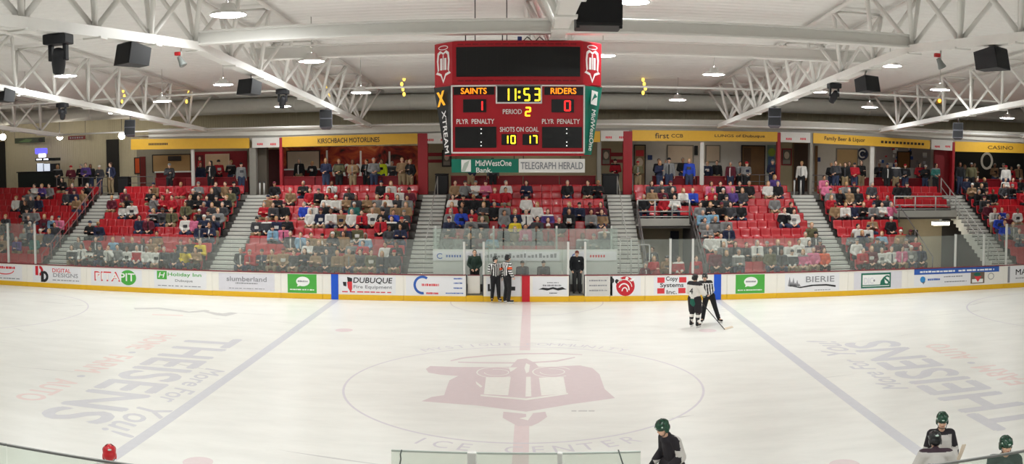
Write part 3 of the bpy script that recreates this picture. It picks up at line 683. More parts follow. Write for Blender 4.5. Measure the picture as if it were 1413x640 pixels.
# ------------------------------------------------------------------ roof trusses across the rink: one bottom chord, two top chords, webs node by node
TR = mat('truss_white', (236, 234, 230), .45, var=.03)
TX = [-25.15, -16.5, -7.85, .8, 9.45, 18.1, 26.75]
YA, YB, NODE = -12.8, 21.0, 2.6
def mesh_tube(a, b_, r, name, n=6): return MB().tube([a, b_], r, TR, n).mesh(name)
_web = {}
def web(t, p, q, r=.062):
    d = (q - p); key = (round(d.x, 2), round(d.y, 2), round(d.z, 2))
    if key not in _web: _web[key] = mesh_tube(Vector((0, 0, 0)), Vector(key), r, 'web_bar')
    inst('web_bar', _web[key], t, p - ROOT[t.name])
for k, x in enumerate(TX):
    t = thing('roof_truss', 'white steel roof truss running toward the far stand, %s from left' % ordn(k), 'truss', (x, -2, cz(-2)), 'roof trusses')
    ch = MB()
    for ya, yb in ((YA, -2), (-2, YB)):
        vs = [(x + sx * .15, y, cz(y) + dz) for y in (ya, yb) for sx in (-1, 1) for dz in (-.1, .1)]
        ch.add(vs, [(0, 1, 3, 2), (4, 6, 7, 5), (0, 4, 5, 1), (2, 3, 7, 6), (1, 5, 7, 3), (0, 2, 6, 4)], TR)
    ch.build('bottom_chord', t)
    for s in (-1, 1): MB().tube([(x + s * .75, YA, rz(YA) - .14), (x + s * .75, -2, rz(-2) - .14), (x + s * .75, YB, rz(YB) - .14)], .07, TR, 6).build('top_chord', t)
    y = -2 - NODE * 4
    while y <= YB + .01:
        B = Vector((x, y, cz(y) + .06))
        for s in (-1, 1):
            for dy in (-NODE / 2, NODE / 2):
                yy = y + dy
                if YA - .1 <= yy <= YB: web(t, B, Vector((x + s * .75, yy, rz(yy) - .14)))
        if y < YB - .1: web(t, Vector((x - .75, y + NODE / 2, rz(y + NODE / 2) - .14)), Vector((x + .75, y + NODE / 2, rz(y + NODE / 2) - .14)), .04)
        MB().bbox(x - .2, x + .2, y - .14, y + .14, cz(y) - .14, cz(y) - .09, TR, .01).build('gusset_plate', t)
        y += NODE
# cross beams between trusses
def cross(x0, x1, Y, zb, h, w, lab):
    b = MB().bbox(x0, x1, Y - w / 2, Y + w / 2, zb, zb + .05, TR, .01).bbox(x0, x1, Y - w / 2, Y + w / 2, zb + h - .05, zb + h, TR, .01).box(x0, x1, Y - .03, Y + .03, zb + .05, zb + h - .05, TR)
    return b.build('cross_beam', loc=((x0 + x1) / 2, Y, zb), label=lab, cat='beam', group='white cross beams')
cross(-7.85, 9.45, -2.0, 8.63, .34, .3, 'long white cross beam passing just above the scoreboard')
cross(-8.4, 11.2, 4.0, 8.86, .4, .3, 'long white cross beam farther back, behind the scoreboard')
for k, (xa, xb) in enumerate(zip(TX, TX[1:])):
    for Y, nm in ((13.6, 'second'), (20.6, 'rearmost')):
        z = cz(Y) + .9 if Y < 20 else cz(Y)
        MB().tube([(xa, Y, z), (xb, Y, z)], .045, TR, 6).build('tie_bar', loc=((xa + xb) / 2, Y, z), label='thin white tie bar in the %s line, %s bay from left' % (nm, ordn(k)), cat='bar', group='tie bars between trusses')
# the big duct along the far side
DUCT = mat('duct_white', (220, 217, 210), .5)
c0 = at(838, 129, 22.6).z; c1 = at(838, 151, 22.6).z; dz = (c0 + c1) / 2; dr = (c0 - c1) / 2
t = thing('air_duct', 'long round pale air duct along the top of the far wall', 'duct', (0, 22.6, dz))
MB().tube([(-32, 22.6, dz), (33.5, 22.6, dz)], dr, DUCT, 24).build('duct_tube', t)
for x in range(-30, 33, 6): MB().lathe([(dr + .004, -.04), (dr + .02, -.03), (dr + .02, .03), (dr + .004, .04)], DUCT, Matrix.Translation((x, 22.6, dz)) @ Matrix.Rotation(PI / 2, 4, 'Y')).build('duct_seam', t)
# ------------------------------------------------------------------ lamps, speakers, movers hung from the trusses and deck
LAMP = emit('lamp_glow', (250, 253, 251), 152); LAMP2 = emit('lamp_glow_far', (249, 253, 251), 105); HOUS = mat('lamp_housing', (226, 224, 220), .4)
def on_lamp_plane(u, v, drop=1.0):
    a, b, c = ray(u, v); t = 5.0
    for _ in range(60):
        Y = CAM_Y + b * t; t = (rz(Y) - drop - CAM_H) / c
    return Vector((CAM_X + a * t, CAM_Y + b * t, CAM_H + c * t))
_lm = {}
def lamp(p, lab, grp='round high-bay lamps'):
    top = rz(p.y) - p.z
    t = thing('ceiling_lamp', lab, 'lamp', p, grp)
    if 'h' not in _lm:
        _lm['h'] = MB().lathe([(.02, .26), (.14, .25), (.18, .12), (.37, .06), (.40, .0), (.385, .0)], HOUS, n=28).mesh('lamp_housing')
        _lm['e'] = MB().lathe([(.385, .004), (.3, -.015), (.001, -.022)], LAMP2, n=28).mesh('lamp_lens'); _lm['d'] = MB().lathe([(.385, .004), (.3, -.015), (.001, -.022)], LAMP, n=28).mesh('lamp_lens')
        _lm['r'] = MB().tube([(0, 0, .25), (0, 0, 1.0)], .014, STEEL, 6).mesh('lamp_rod')
    inst('housing', _lm['h'], t); inst('lens', _lm['e' if p.y > 11 else 'd'], t)
    r = inst('hanging_rod', _lm['r'], t); r.scale = (1, 1, (top - .25) / .75); r.location = (0, 0, .25 - .25 * (top - .25) / .75)
LP = [(315, 21), (90, 105), (308, 117), (35, 131), (160, 156), (224, 140), (430, 85), (498, 128), (390, 147), (873, 3), (985, 103), (935, 138), (1228, 91), (1297, 124), (1200, 148), (1390, 163), (832, 77), (1128, 127)]
LP.sort()
def lamp_at(u, v):
    best = None
    for j in range(-6, 9):
        p = on_lamp_plane(u, v, 1.0 + .07 * j); gap = min(abs(p.x - x) for x in TX); s = abs(j) * .1 + max(0, 1.5 - gap) * 1.2
        if p.y < YB and (best is None or s < best[0]): best = (s, p)
    return best[1]
for k, (u, v) in enumerate(LP): lamp(lamp_at(u, v), 'white glowing round high-bay lamp, %s from left' % ordn(k))
for x in (-24, -15.4, -6.7, 2.4, 10.9, 19.6, 27.5):
    for y in (-20, -13.5): lamp(Vector((x, y, rz(y) - 1.0)), 'white round high-bay lamp over the near side, outside the view', 'high-bay lamps over the near side')
for x in (-27, 27.5): lamp(Vector((x, -5, rz(-5) - 1.0)), 'white round high-bay lamp over the near side, outside the view', 'high-bay lamps over the near side')
SPK = mat('speaker_black', (34, 34, 38), .6); SPG = mat('speaker_grey', (92, 92, 100), .6); GRILL = mat('speaker_grille', (24, 24, 27), .8, bump=.5, scale=120)
def speaker(u, v, x, w, h, d, yaw, pitch, lab, m=SPK, Y=None, stack=1):
    p = onx(u, v, x) if Y is None else at(u, v, Y)
    t = thing('loudspeaker', lab, 'speaker', p, 'hanging loudspeakers')
    M = Matrix.Translation(p) @ Matrix.Rotation(yaw, 4, 'Z') @ Matrix.Rotation(pitch, 4, 'X')
    for j in range(stack):
        zo = -h * 1.03 * (j - (stack - 1) / 2)
        b = MB(); vs = [M @ Vector(q) for q in [(-w / 2, -d / 2, -h / 2 + zo), (w / 2, -d / 2, -h / 2 + zo), (w / 2 * .95, -d / 2, h / 2 + zo), (-w / 2 * .95, -d / 2, h / 2 + zo), (-w / 3.2, d / 2, -h / 3 + zo), (w / 3.2, d / 2, -h / 3 + zo), (w / 3.4, d / 2, h / 2 + zo), (-w / 3.4, d / 2, h / 2 + zo)]]
        b.add(vs, [(0, 1, 2, 3), (4, 7, 6, 5), (0, 4, 5, 1), (3, 2, 6, 7), (0, 3, 7, 4), (1, 5, 6, 2)], m); b.build('cabinet', t)
        MB().bbox(-w / 2 * .92, w / 2 * .92, -d / 2 - .012, -d / 2 + .002, -h / 2 * .9 + zo, h / 2 * .88 + zo, GRILL, .008, M).build('grille', t)
    top = M @ Vector((0, 0, h / 2 * stack))
    c = cz(p.y) - .1 if abs(p.x - x) < 1.2 and Y is None else rz(p.y)
    q = Vector((p.x if Y is not None else x, p.y, c)); MB().tube([M @ Vector((0, 0, h * .3)), (top.x, top.y, max(top.z, (top.z + c) / 2)), q], .03, STEEL, 6).build('bracket', t)
speaker(185, 78, -7.85, .66, .46, .55, -.6, -.2, 'large black loudspeaker under the truss at upper left')
speaker(346, 122, -7.85, .62, .45, .5, -.5, -.2, 'black loudspeaker under the truss, left of the scoreboard')
speaker(8, 133, -16.5, .6, .45, .5, -.4, -.2, 'black loudspeaker cut by the left edge of the view')
speaker(1367, 84, 9.45, .66, .46, .55, .6, -.2, 'large black loudspeaker under the truss at upper right')
speaker(1195, 118, 9.45, .62, .45, .5, .5, -.2, 'black loudspeaker under the truss, right of the scoreboard')
speaker(450, 166, -7.85, .5, .36, .42, .2, -.35, 'grey two-box loudspeaker at the end of the truss left of scoreboard', SPG, None, 2)
speaker(180, 178, -16.5, .48, .34, .42, .3, -.35, 'grey two-box loudspeaker at the left end of the yellow signs', SPG, None, 2)
speaker(1069, 164, 9.45, .5, .36, .42, -.3, -.35, 'grey two-box loudspeaker at the end of the truss right of scoreboard', SPG, None, 2)
speaker(1322, 182, 18.1, .46, .34, .42, -.5, -.35, 'grey two-box loudspeaker hanging before the rightmost signs', SPG, None, 2)
def mover(u, v, x, s, lab):
    p = onx(u, v, x); t = thing('moving_head_light', lab, 'stage light', p, 'black moving-head lights'); c = cz(p.y) - .1
    MB().bbox(x - .2 * s, x + .2 * s, p.y - .15 * s, p.y + .15 * s, c - .17 * s, c - .01, SPK, .03).build('base', t)
    for sx in (-1, 1): MB().bbox(x + sx * .13 * s - .03 * s, x + sx * .13 * s + .03 * s, p.y - .05 * s, p.y + .05 * s, c - .42 * s, c - .16 * s, SPK, .015).build('yoke_arm', t)
    M = Matrix.Translation((x, p.y, c - .42 * s)) @ Matrix.Rotation(.5, 4, 'X') @ Matrix.Rotation(.3, 4, 'Y')
    MB().lathe([(.001, .2 * s), (.08 * s, .19 * s), (.105 * s, .1 * s), (.11 * s, -.05 * s), (.09 * s, -.2 * s), (.075 * s, -.21 * s), (.001, -.19 * s)], SPK, M, 16).build('lamp_head', t)
mover(80, 50, -7.85, 1.15, 'large black moving-head light at the upper left corner')
mover(390, 136, -7.85, 1.0, 'black moving-head light on the truss left of the scoreboard')
mover(86, 146, -16.5, 1.0, 'small black moving-head light at far left')
mover(1151, 127, 9.45, 1.0, 'black moving-head light on the truss right of the scoreboard')
def spot(u, v, x, lab):
    p = onx(u, v, x); t = thing('beacon_light', lab, 'stage light', p, 'red-capped fixtures'); c = cz(p.y) - .1
    MB().tube([(p.x, p.y, c), (p.x, p.y, c - .2)], .02, STEEL, 6).build('stem', t)
    MB().bbox(p.x - .16, p.x - .02, p.y - .05, p.y + .05, c - .16, c - .07, mat('beacon_red', (190, 40, 44), .4), .02).build('red_cap', t)
    MB().lathe([(.001, .14), (.05, .13), (.07, 0), (.1, -.1), (.09, -.12), (.001, -.1)], mat('beacon_grey', (130, 134, 132), .4), Matrix.Translation((p.x, p.y, c - .3)) @ Matrix.Rotation(-.5, 4, 'Y'), 14).build('can', t)
spot(250, 74, -7.85, 'small grey fixture with red cap left of the scoreboard')
spot(1298, 76, 9.45, 'small grey fixture with red cap at upper right')
# yellow reflections in the roof, imitated by glowing beads on added wires
GOLD = emit('gold_reflection', (255, 205, 84), 2.2); GOLDM = mat('gold_foil', (190, 160, 90), .3, metal=.5)
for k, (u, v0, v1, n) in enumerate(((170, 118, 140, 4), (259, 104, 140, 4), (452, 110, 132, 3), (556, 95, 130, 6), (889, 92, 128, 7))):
    top = at(u, v0, 17.5); t = thing('reflection_string', 'string of yellow roof reflections built as glowing beads, %s from left' % ordn(k), 'reflection', top, 'yellow roof reflections built as beads')
    MB().tube([(top.x, top.y, rz(top.y) - .03), at(u, v1, 17.5)], .008, STEEL, 5).build('bead_wire', t)
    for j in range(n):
        q = at(u + (j % 3 - 1) * 1.6, v0 + (v1 - v0) * j / (n - 1), 17.5); MB().ell(q, (.07, .05, .1), GOLD, nu=8, nv=6).build('reflection_bead', t)
p = at(1297, 139, 17); t = thing('amber_reflection', 'amber reflection patch inside the truss below a round lamp at right', 'light', p)  # amber reflection in the roof, imitated by a glowing blob on foil
MB().bbox(p.x - .22, p.x + .22, p.y - .04, p.y + .04, p.z - .16, p.z + .16, GOLDM, .03).build('foil_plate', t)
MB().ell(p + Vector((-.05, -.06, 0)), (.09, .03, .1), emit('amber_glow', (255, 170, 60), 2.5)).build('reflection_blob', t)
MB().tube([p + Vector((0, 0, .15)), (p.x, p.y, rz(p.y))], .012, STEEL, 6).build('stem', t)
# the big black box cut by the top edge
p = at(825, 42, -6.0); w = .42
t = thing('hanging_subwoofer', 'big black box hanging at the top edge above the scoreboard', 'speaker', p)
MB().bbox(p.x - w, p.x + w, -6.4, -5.6, p.z + .03, p.z + .95, BLACK, .03).build('cabinet', t)
MB().bbox(p.x - w * .94, p.x + w * .94, -6.42, -6.39, p.z + .08, p.z + .9, GRILL, .01).build('grille', t)
for s in (-1, 1): MB().bbox(p.x + s * w * .92 - .03, p.x + s * w * .92 + .03, -6.38, -6.32, p.z - .01, p.z + .05, BLACK, .01).build('foot', t); MB().tube([(p.x + s * .3, -6, p.z + .94), (p.x + s * .3, -6, rz(-6))], .015, STEEL, 6).build('hanger', t)
# ------------------------------------------------------------------ the scoreboard over centre ice
SB = mat('board_red_enamel', (176, 24, 38), .38, var=.03); SBD = mat('panel_black', (20, 20, 22), .35); SBT = mat('panel_green', (12, 112, 92), .4); SBF = mat('frame_white', (236, 232, 230), .4)
LEDO = emit('led_orange', (255, 136, 20), 1.6); LEDY = emit('led_yellow', (255, 214, 40), 2.0); LEDR = emit('led_red', (255, 40, 40), 1.6); LEDW = emit('led_white', (240, 240, 240), 1.0)
SY = -2.1
def S(u, v): return at(u, v, SY)
x0, x1 = S(624, 100).x, S(804.5, 100).x; xl, xr = S(597, 60).x, S(832, 60).x
zt, zm, zb = S(714, 57).z, S(714, 116).z, S(714, 215).z
cx = (x0 + x1) / 2; CY = SY + (xr - xl) / 2 + .0
t = thing('scoreboard', 'big red four-sided scoreboard hanging over centre ice', 'scoreboard', (cx, CY, zb))
FS = frame((0, SY, 0))
def octa(h, c, z):     # half width h, corner cut c
    a = h - c
    return [Vector((cx + p[0], CY + p[1], z)) for p in [(-a, -h), (a, -h), (h, -a), (h, a), (a, h), (-a, h), (-h, a), (-h, -a)]]
H = (xr - xl) / 2; CC = H - (x1 - x0) / 2
def shell(rings, m, caps=True):
    b = MB(); n = 8; vs = [p for r in rings for p in r]
    fs = [(i * n + k, i * n + (k + 1) % n, (i + 1) * n + (k + 1) % n, (i + 1) * n + k) for i in range(len(rings) - 1) for k in range(n)]
    fs += [tuple(range(n))[::-1], tuple(range((len(rings) - 1) * n, len(rings) * n))]
    return b.add(vs, fs, m)
shell([octa(H, CC, zm), octa(H, CC, zt), octa(H - .06, CC, zt + .03)], SB).build('upper_housing', t)
def tap(z): # lower body: front edges vertical in the middle, corners pull in toward the bottom
    f = (zm - z) / (zm - zb); h = H - .0; a = (x1 - x0) / 2 + .03
    k = CC * (1 - .62 * f)
    return [Vector((cx + p[0], CY + p[1], z)) for p in [(-a, -h), (a, -h), (a + k, -h + k + .1), (a + k, h - k - .1), (a, h), (-a, h), (-a - k, h - k - .1), (-a - k, -h + k + .1)]]
shell([tap(zb), tap(zm - .004)], SB).build('lower_housing', t)
# video panel
v0, v1 = S(630, 106).z, S(630, 65).z
b = MB().bbox(S(629.5, 90).x, S(800.5, 90).x, SY - .02, SY + .02, v0, v1, SBD, .01); vp = b.build('video_screen', t)
b = MB()
for k in range(1, 12): x = S(629.5, 90).x + (S(800.5, 90).x - S(629.5, 90).x) * k / 12; b.box(x - .002, x + .002, SY - .022, SY - .019, v0 + .02, v1 - .02, mat('screen_seam', (34, 34, 36), .4))
b.build('screen_seam', vp)
b = MB()
for zz in (S(714, 60.5).z, S(714, 111).z):
    for k in range(16): x = x0 + .12 + (x1 - x0 - .24) * k / 16; b.rect(FS, x, x + .14, zz - .015, zz + .015, mat('trim_dark_red', (126, 16, 28), .4), .003)
b.build('vent_strip', t)
# white frame on the lower face
fx0, fx1, fz0, fz1 = S(622.5, 160).x, S(807, 160).x, S(714, 211.5).z, S(714, 117).z
b = MB(); w = .035
for a in ((fx0, fx1, fz0, fz0 + w), (fx0, fx1, fz1 - w, fz1), (fx0, fx0 + w, fz0, fz1), (fx1 - w, fx1, fz0, fz1)): b.bbox(a[0], a[1], SY - .03, SY + .005, a[2], a[3], SBF, .008)
b.build('white_frame', t)
def panel(name, u0, u1, va, vb, m=SBD):
    o = MB().bbox(S(u0, va).x, S(u1, va).x, SY - .018, SY + .01, S(u0, vb).z, S(u0, va).z, m, .006).build(name, t); return o
SEG = {'0': 'abcdef', '1': 'bc', '2': 'abged', '3': 'abgcd', '5': 'afgcd', '7': 'abc'}
def digit(b, ch, x, z, w, h, m, F):
    th = w * .24; g = th * .1
    R = {'a': (-w / 2 + th * .6, w / 2 - th * .6, h / 2 - th, h / 2), 'd': (-w / 2 + th * .6, w / 2 - th * .6, -h / 2, -h / 2 + th), 'g': (-w / 2 + th * .6, w / 2 - th * .6, -th / 2, th / 2),
         'f': (-w / 2, -w / 2 + th, g, h / 2 - th * .4), 'b': (w / 2 - th, w / 2, g, h / 2 - th * .4), 'e': (-w / 2, -w / 2 + th, -h / 2 + th * .4, -g), 'c': (w / 2 - th, w / 2, -h / 2 + th * .4, -g)}
    for s in SEG[ch]:
        a = R[s]; b.rect(F, x + a[0], x + a[1], z + a[2], z + a[3], m, 0)
FD = frame((0, SY - .022, 0))
def digits(o, s, us, vc, wpx, hpx, m, name='lit_digits'):
    b = MB(); q = S(700, vc); sc = (S(701, vc).x - S(700, vc).x)
    for ch, u in zip(s, us):
        if ch == ':':
            for dv in (-.2, .2): c = S(u, vc + dv * hpx); b.rect(FD, c.x - .025, c.x + .025, c.z - .025, c.z + .025, m, 0)
        else: c = S(u, vc); digit(b, ch, c.x, c.z, wpx * sc, hpx * sc, m, FD)
    b.build(name, o)
def words(o, s, u0, u1, vc, hpx, m, name, F=FD):
    sc = (S(701, vc).x - S(700, vc).x); b = MB(); b.text(s, F, S((u0 + u1) / 2, vc).x, S((u0 + u1) / 2, vc).z, m, h=hpx * sc, w=(u1 - u0) * sc, z=.0); b.build(name, o)
o = panel('home_name_panel', 626, 682, 120, 131); words(o, 'SAINTS', 636, 671.5, 125.5, 8, LEDO, 'lit_name')
o = panel('guest_name_panel', 751, 805, 120, 131); words(o, 'RIDERS', 760, 795, 125.5, 8, LEDO, 'lit_name')
b = MB(); a0, a1, c0, c1 = S(684, 130).x, S(748, 130).x, S(700, 143).z, S(700, 117).z
b.bbox(a0, a1, SY - .03, SY + .005, c0, c1, SBF, .01); o = b.build('clock_frame', t)
MB().bbox(a0 + .035, a1 - .035, SY - .036, SY - .028, c0 + .035, c1 - .035, SBD, .003).build('clock_panel', o)
FD = frame((0, SY - .04, 0))
digits(o, '11:53', (698.5, 708, 716.5, 727, 741), 130.5, 9, 18, LEDY)
FD = frame((0, SY - .022, 0))
o = panel('home_score_panel', 639, 671, 137, 155); digits(o, '1', (662,), 146, 9, 14, LEDR)
o = panel('guest_score_panel', 761, 792, 137, 155); digits(o, '0', (783,), 146, 9.5, 15, LEDR)
digits(t, '2', (728.5,), 154, 8.5, 13, LEDY, 'period_digit'); words(t, 'PERIOD', 694, 720, 154, 6.5, SBF, 'period_word')
words(t, 'PLYR  PENALTY', 630, 682, 167.5, 6.5, SBF, 'penalty_words'); words(t, 'PLYR  PENALTY', 748, 800, 167.5, 6.5, SBF, 'penalty_words')
words(t, 'SHOTS ON GOAL', 690, 743, 178.5, 6.5, SBF, 'shots_words')
for nm, u0, u1, uc in (('home_penalty_panel', 628, 685, 664), ('guest_penalty_panel', 748, 803, 782)):
    o = panel(nm, u0, u1, 175, 204); b = MB()
    for v in (178, 184, 196, 201): c = S(uc, v); b.rect(FD, c.x - .013, c.x + .013, c.z - .013, c.z + .013, LEDW, 0)
    b.build('lit_dots', o)
o = panel('home_shots_panel', 692, 713, 185, 200); digits(o, '10', (698, 708), 192.5, 7, 12, LEDY)
o = panel('guest_shots_panel', 721, 743, 185, 200); digits(o, '17', (729, 738), 192.5, 7, 12, LEDY)
# corner panels
def emblem(b, F, s, m):
    b.ring(F, .0, .43 * s, .12 * s, .05 * s, .02 * s, m, .004, 24)
    out = [(-.15, .3), (-.08, .36), (0, .3), (.08, .36), (.15, .3), (.17, .1), (.15, -.18), (.2, -.24), (.07, -.3), (0, -.5), (-.07, -.3), (-.2, -.24), (-.15, -.18), (-.17, .1)]
    inn = [(p[0] * .74, p[1] * .82) for p in out]; n = len(out)
    vs = [F @ Vector((p[0] * s, p[1] * s, .004)) for p in out] + [F @ Vector((p[0] * s, p[1] * s, .004)) for p in inn]
    b.add(vs, [(i, (i + 1) % n, (i + 1) % n + n, i + n) for i in range(n)], m)
    for x in (-.055, .055): b.rect(F, (x - .028) * s, (x + .028) * s, -.15 * s, .16 * s, m, .004)
    b.rect(F, -.012 * s, .012 * s, -.15 * s, .24 * s, m, .0045)
for s in (-1, 1):
    P = octa(H, CC, (zt + zm) / 2); a, c = (P[7], P[0]) if s < 0 else (P[1], P[2])
    F = frame((a + c) / 2, c - a, (0, 0, 1)); b = MB(); emblem(b, F @ Matrix.Diagonal((1.55, 1, 1, 1)), .88, SBF); b.build('corner_emblem', t)
for s in (-1, 1):
    A, B = tap(zb + .02), tap(zm - .03)
    i, j = (7, 0) if s < 0 else (1, 2)
    q = [A[i], A[j], B[j], B[i]]; r = ((q[1] - q[0]) + (q[2] - q[3])) / 2; up = ((q[3] - q[0]) + (q[2] - q[1])) / 2
    nrm = r.cross(up).normalized(); d = nrm * .01
    b = MB().add([p + d for p in q] + [p - d for p in q], [(0, 1, 2, 3), (4, 7, 6, 5), (0, 4, 5, 1), (1, 5, 6, 2), (2, 6, 7, 3), (3, 7, 4, 0)], SBD if s < 0 else SBT)
    o = b.build('corner_panel', t)
    c = sum(q, Vector()) / 4 + d * 1.3; up = up.normalized(); right = (r - up * r.dot(up)).normalized()
    b = MB()
    if s < 0:
        tx = frame(c - up * .26 + right * .06, -up, right); b.text('XTREAM', tx, 0, 0, SBF, w=.98, h=.17, z=.045)
        X = frame(c + up * .52 - right * .02, right, up)
        for k in (-1, 1): b.flat([(-.13 * k - .05, -.17), (-.13 * k + .05, -.17), (.13 * k + .05, .17), (.13 * k - .05, .17)], X, emit('x_amber', (240, 170, 30), .5), .045 + .002 * k)
    else:
        tx = frame(c - up * .22 - right * .0, -up, right); b.text('MidWestOne', tx, 0, 0.02, SBF, w=.95, h=.17, z=.045)
        X = frame(c + up * .52, right, up); b.rect(X, -.13, .13, -.15, .17, SBF, .045); b.flat([(-.12, -.1), (0, .12), (.12, .05), (0, 0)], X, SBT, .048)
    b.build('panel_print', o)
# hangers to the cross beam and truss
for x in (-1.2, -.35, .95):
    for y in (-1.85, 1.6): MB().tube([(cx + x, y, zt + .02), (cx + x, y, 8.66 if y < 0 else rz(y))], .014, DKST, 6).build('suspension_cable', t)
b = MB()
for x in (.12, .4, .68): b.tube([(cx + x, -1.95, zt + .02), (cx + x + .1, -1.95, zt + .12), (cx + x + .22, -1.95, zt + .02)], .012, DKST, 6)
b.build('cable_loop', t)
c = S(717, 49); MB().bbox(c.x - .05, c.x + .05, SY + .05, SY + .15, zt + .02, zt + .12, mat('sensor_blue', (40, 60, 130), .4), .02).build('sensor', t)
# banners slung under it
za, zc = S(714, 238).z, S(714, 219).z
for u0, u1, m, lab in ((623, 715.5, SBT, 'green banner with white leaf square under the scoreboard'), (716, 807, SBF, 'white banner with black newspaper lettering under the scoreboard')):
    a, c = S(u0, 228).x, S(u1, 228).x
    q = thing('hanging_banner', lab, 'banner', ((a + c) / 2, SY, za), 'banners under the scoreboard')
    MB().bbox(a, c, SY - .005, SY + .02, za, zc, m, .006).build('banner_cloth', q); b = MB(); F = frame((0, SY - .008, 0)); zz = (za + zc) / 2
    if u0 < 700:
        k = S(642, 228).x; b.rect(F, k - .09, k + .13, za + .02, zc - .02, SBF, .001); b.flat([(k - .09, za + .03), (k + .0, za + .03), (k + .06, zz), (k + .1, zc - .03), (k - .02, zz + .06)], F, mat('leaf_grey', (176, 186, 176), .5), .003)
        b.text('MidWestOne', F, S(681, 225).x, zz + .06, SBF, w=.82, h=.13, z=.002); b.text('Bank.', F, S(668, 235).x, zz - .1, SBF, w=.36, h=.11, z=.002)
    else: b.text('TELEGRAPH HERALD', F, (a + c) / 2, zz, GREYT, w=1.42, h=.16, z=.002)
    b.build('banner_print', q)
    for x in (a + .1, c - .1): MB().tube([(x, SY + .01, zc), (x, SY + .06, zb)], .01, DKST, 6).build('banner_cord', q)
# ------------------------------------------------------------------ bulkhead, signs, bay dividers and what stands on the upper walkway
SIGN = mat('sign_yellow', (214, 166, 52), .5); SIGNT = mat('sign_ink', (52, 40, 24), .5); BAYW = mat('bay_white', (206, 202, 196), .5); REDC = mat('column_red', (150, 26, 36), .5); BULK = mat('bulkhead_white', (200, 196, 187), .6)
PARA = mat('parapet_red', (128, 18, 30), .45); WOOD = mat('wood_brown', (120, 84, 44), .5, var=.2, scale=4); DARKF = mat('dark_frame', (46, 38, 36), .6); BEIGE = mat('suite_wall', (198, 190, 176), .7); PALE = mat('pale_board', (214, 196, 176), .6)
YF = 20.9
pts = [(205, 178, 189), (380, 175, 187), (620, 169, 181), (890, 164.5, 176), (1110, 167, 178), (1200, 171.5, 183), (1290, 178.5, 190), (1420, 183, 197)]
b = MB()
for (u0, a0, c0), (u1, a1, c1) in zip(pts, pts[1:]):
    q = [at(u0, c0, YF), at(u1, c1, YF), at(u1, a1, YF), at(u0, a0, YF)]; w = [p + Vector((0, .3, 0)) for p in q]
    b.add(q + w, [(0, 1, 2, 3), (4, 7, 6, 5), (0, 4, 5, 1), (3, 2, 6, 7)], BULK)
b.build('wall_bulkhead', kind='structure')
b = MB()
for (u0, a0, c0), (u1, a1, c1) in zip(pts, pts[1:]):
    q = [at(u0, c0 + 6, YF + .06), at(u1, c1 + 6, YF + .06), at(u1, c1 - 1, YF + .06), at(u0, c0 - 1, YF + .06)]; w = [p + Vector((0, .2, 0)) for p in q]
    b.add(q + w, [(0, 1, 2, 3), (4, 7, 6, 5), (0, 4, 5, 1), (3, 2, 6, 7)], mat('bulkhead_grey', (150, 146, 140), .6))
b.build('wall_bulkhead_lower', kind='structure')
xL = at(182, 200, YF).x
MB().box(xL, RX, YF + .3, RYF, 7.12, 7.2, BULK).build('ceiling_suites', kind='structure')
def sign(u0, u1, va0, va1, vb0, vb1, lab, words=(), name='bay_sign', m=SIGN, grp='yellow signs over the bays', tm=SIGNT):
    q = [at(u0, vb0, YF), at(u1, vb1, YF), at(u1, va1, YF), at(u0, va0, YF)]; q = [p + Vector((0, -.03, 0)) for p in q]; w = [p + Vector((0, .06, 0)) for p in q]
    c = sum(q, Vector()) / 4
    o = MB().add(q + w, [(0, 1, 2, 3), (4, 7, 6, 5), (0, 4, 5, 1), (1, 5, 6, 2), (2, 6, 7, 3), (3, 7, 4, 0)], m).build(name, loc=c, label=lab, cat='sign', group=grp)
    if words:
        b = MB()
        for s, a, e, h in words:
            f = ((a + e) / 2 - u0) / (u1 - u0); p = (q[0].lerp(q[1], f) + q[3].lerp(q[2], f)) / 2
            F = frame(p + Vector((0, -.004, 0)), q[1] - q[0], (q[3] - q[0]).cross(q[1] - q[0]).cross(q[1] - q[0]) * -1)
            W = at(e, 190, YF).x - at(a, 190, YF).x
            if s == '#':
                n = 12
                for k in range(n): b.rect(F, -W / 2 + W * k / n, -W / 2 + W * (k + .7) / n, -h / 2, h / 2, tm, .002)
            else: b.text(s, F, 0, 0, tm, h=h, w=W, z=.002)
        b.build('sign_lettering', o)
    return o
sign(181, 344, 192, 190.5, 206.5, 204.5, 'long yellow sign with one faint word, over the second block from left', [('#', 207, 234, .12)])
sign(388.5, 576, 189, 184, 203, 198.5, 'long yellow sign over the orange mural', [('KIRSCHBACH MOTORLINES', 440, 525, .24)])
sign(818, 828, 181, 181, 196, 196, 'narrow yellow sign end just right of the scoreboard')
sign(872.5, 1073, 179.5, 182, 194.5, 195.5, 'long yellow sign with two lettered lines right of the scoreboard', [('first', 903, 922, .26), ('CCB', 925, 941, .17), ('LUNGS of Dubuque', 985, 1054, .17)])
sign(1122, 1283, 183.4, 193.6, 197.5, 205.5, 'long yellow sign with bold black lettering, second from right', [('Family Beer & Liquor', 1136, 1192, .26), ('#', 1214, 1275, .13)])
sign(1317, 1440, 195, 199, 209, 212, 'yellow sign with spaced dark letters at the right end', [('CASINO', 1361, 1396, .2)])
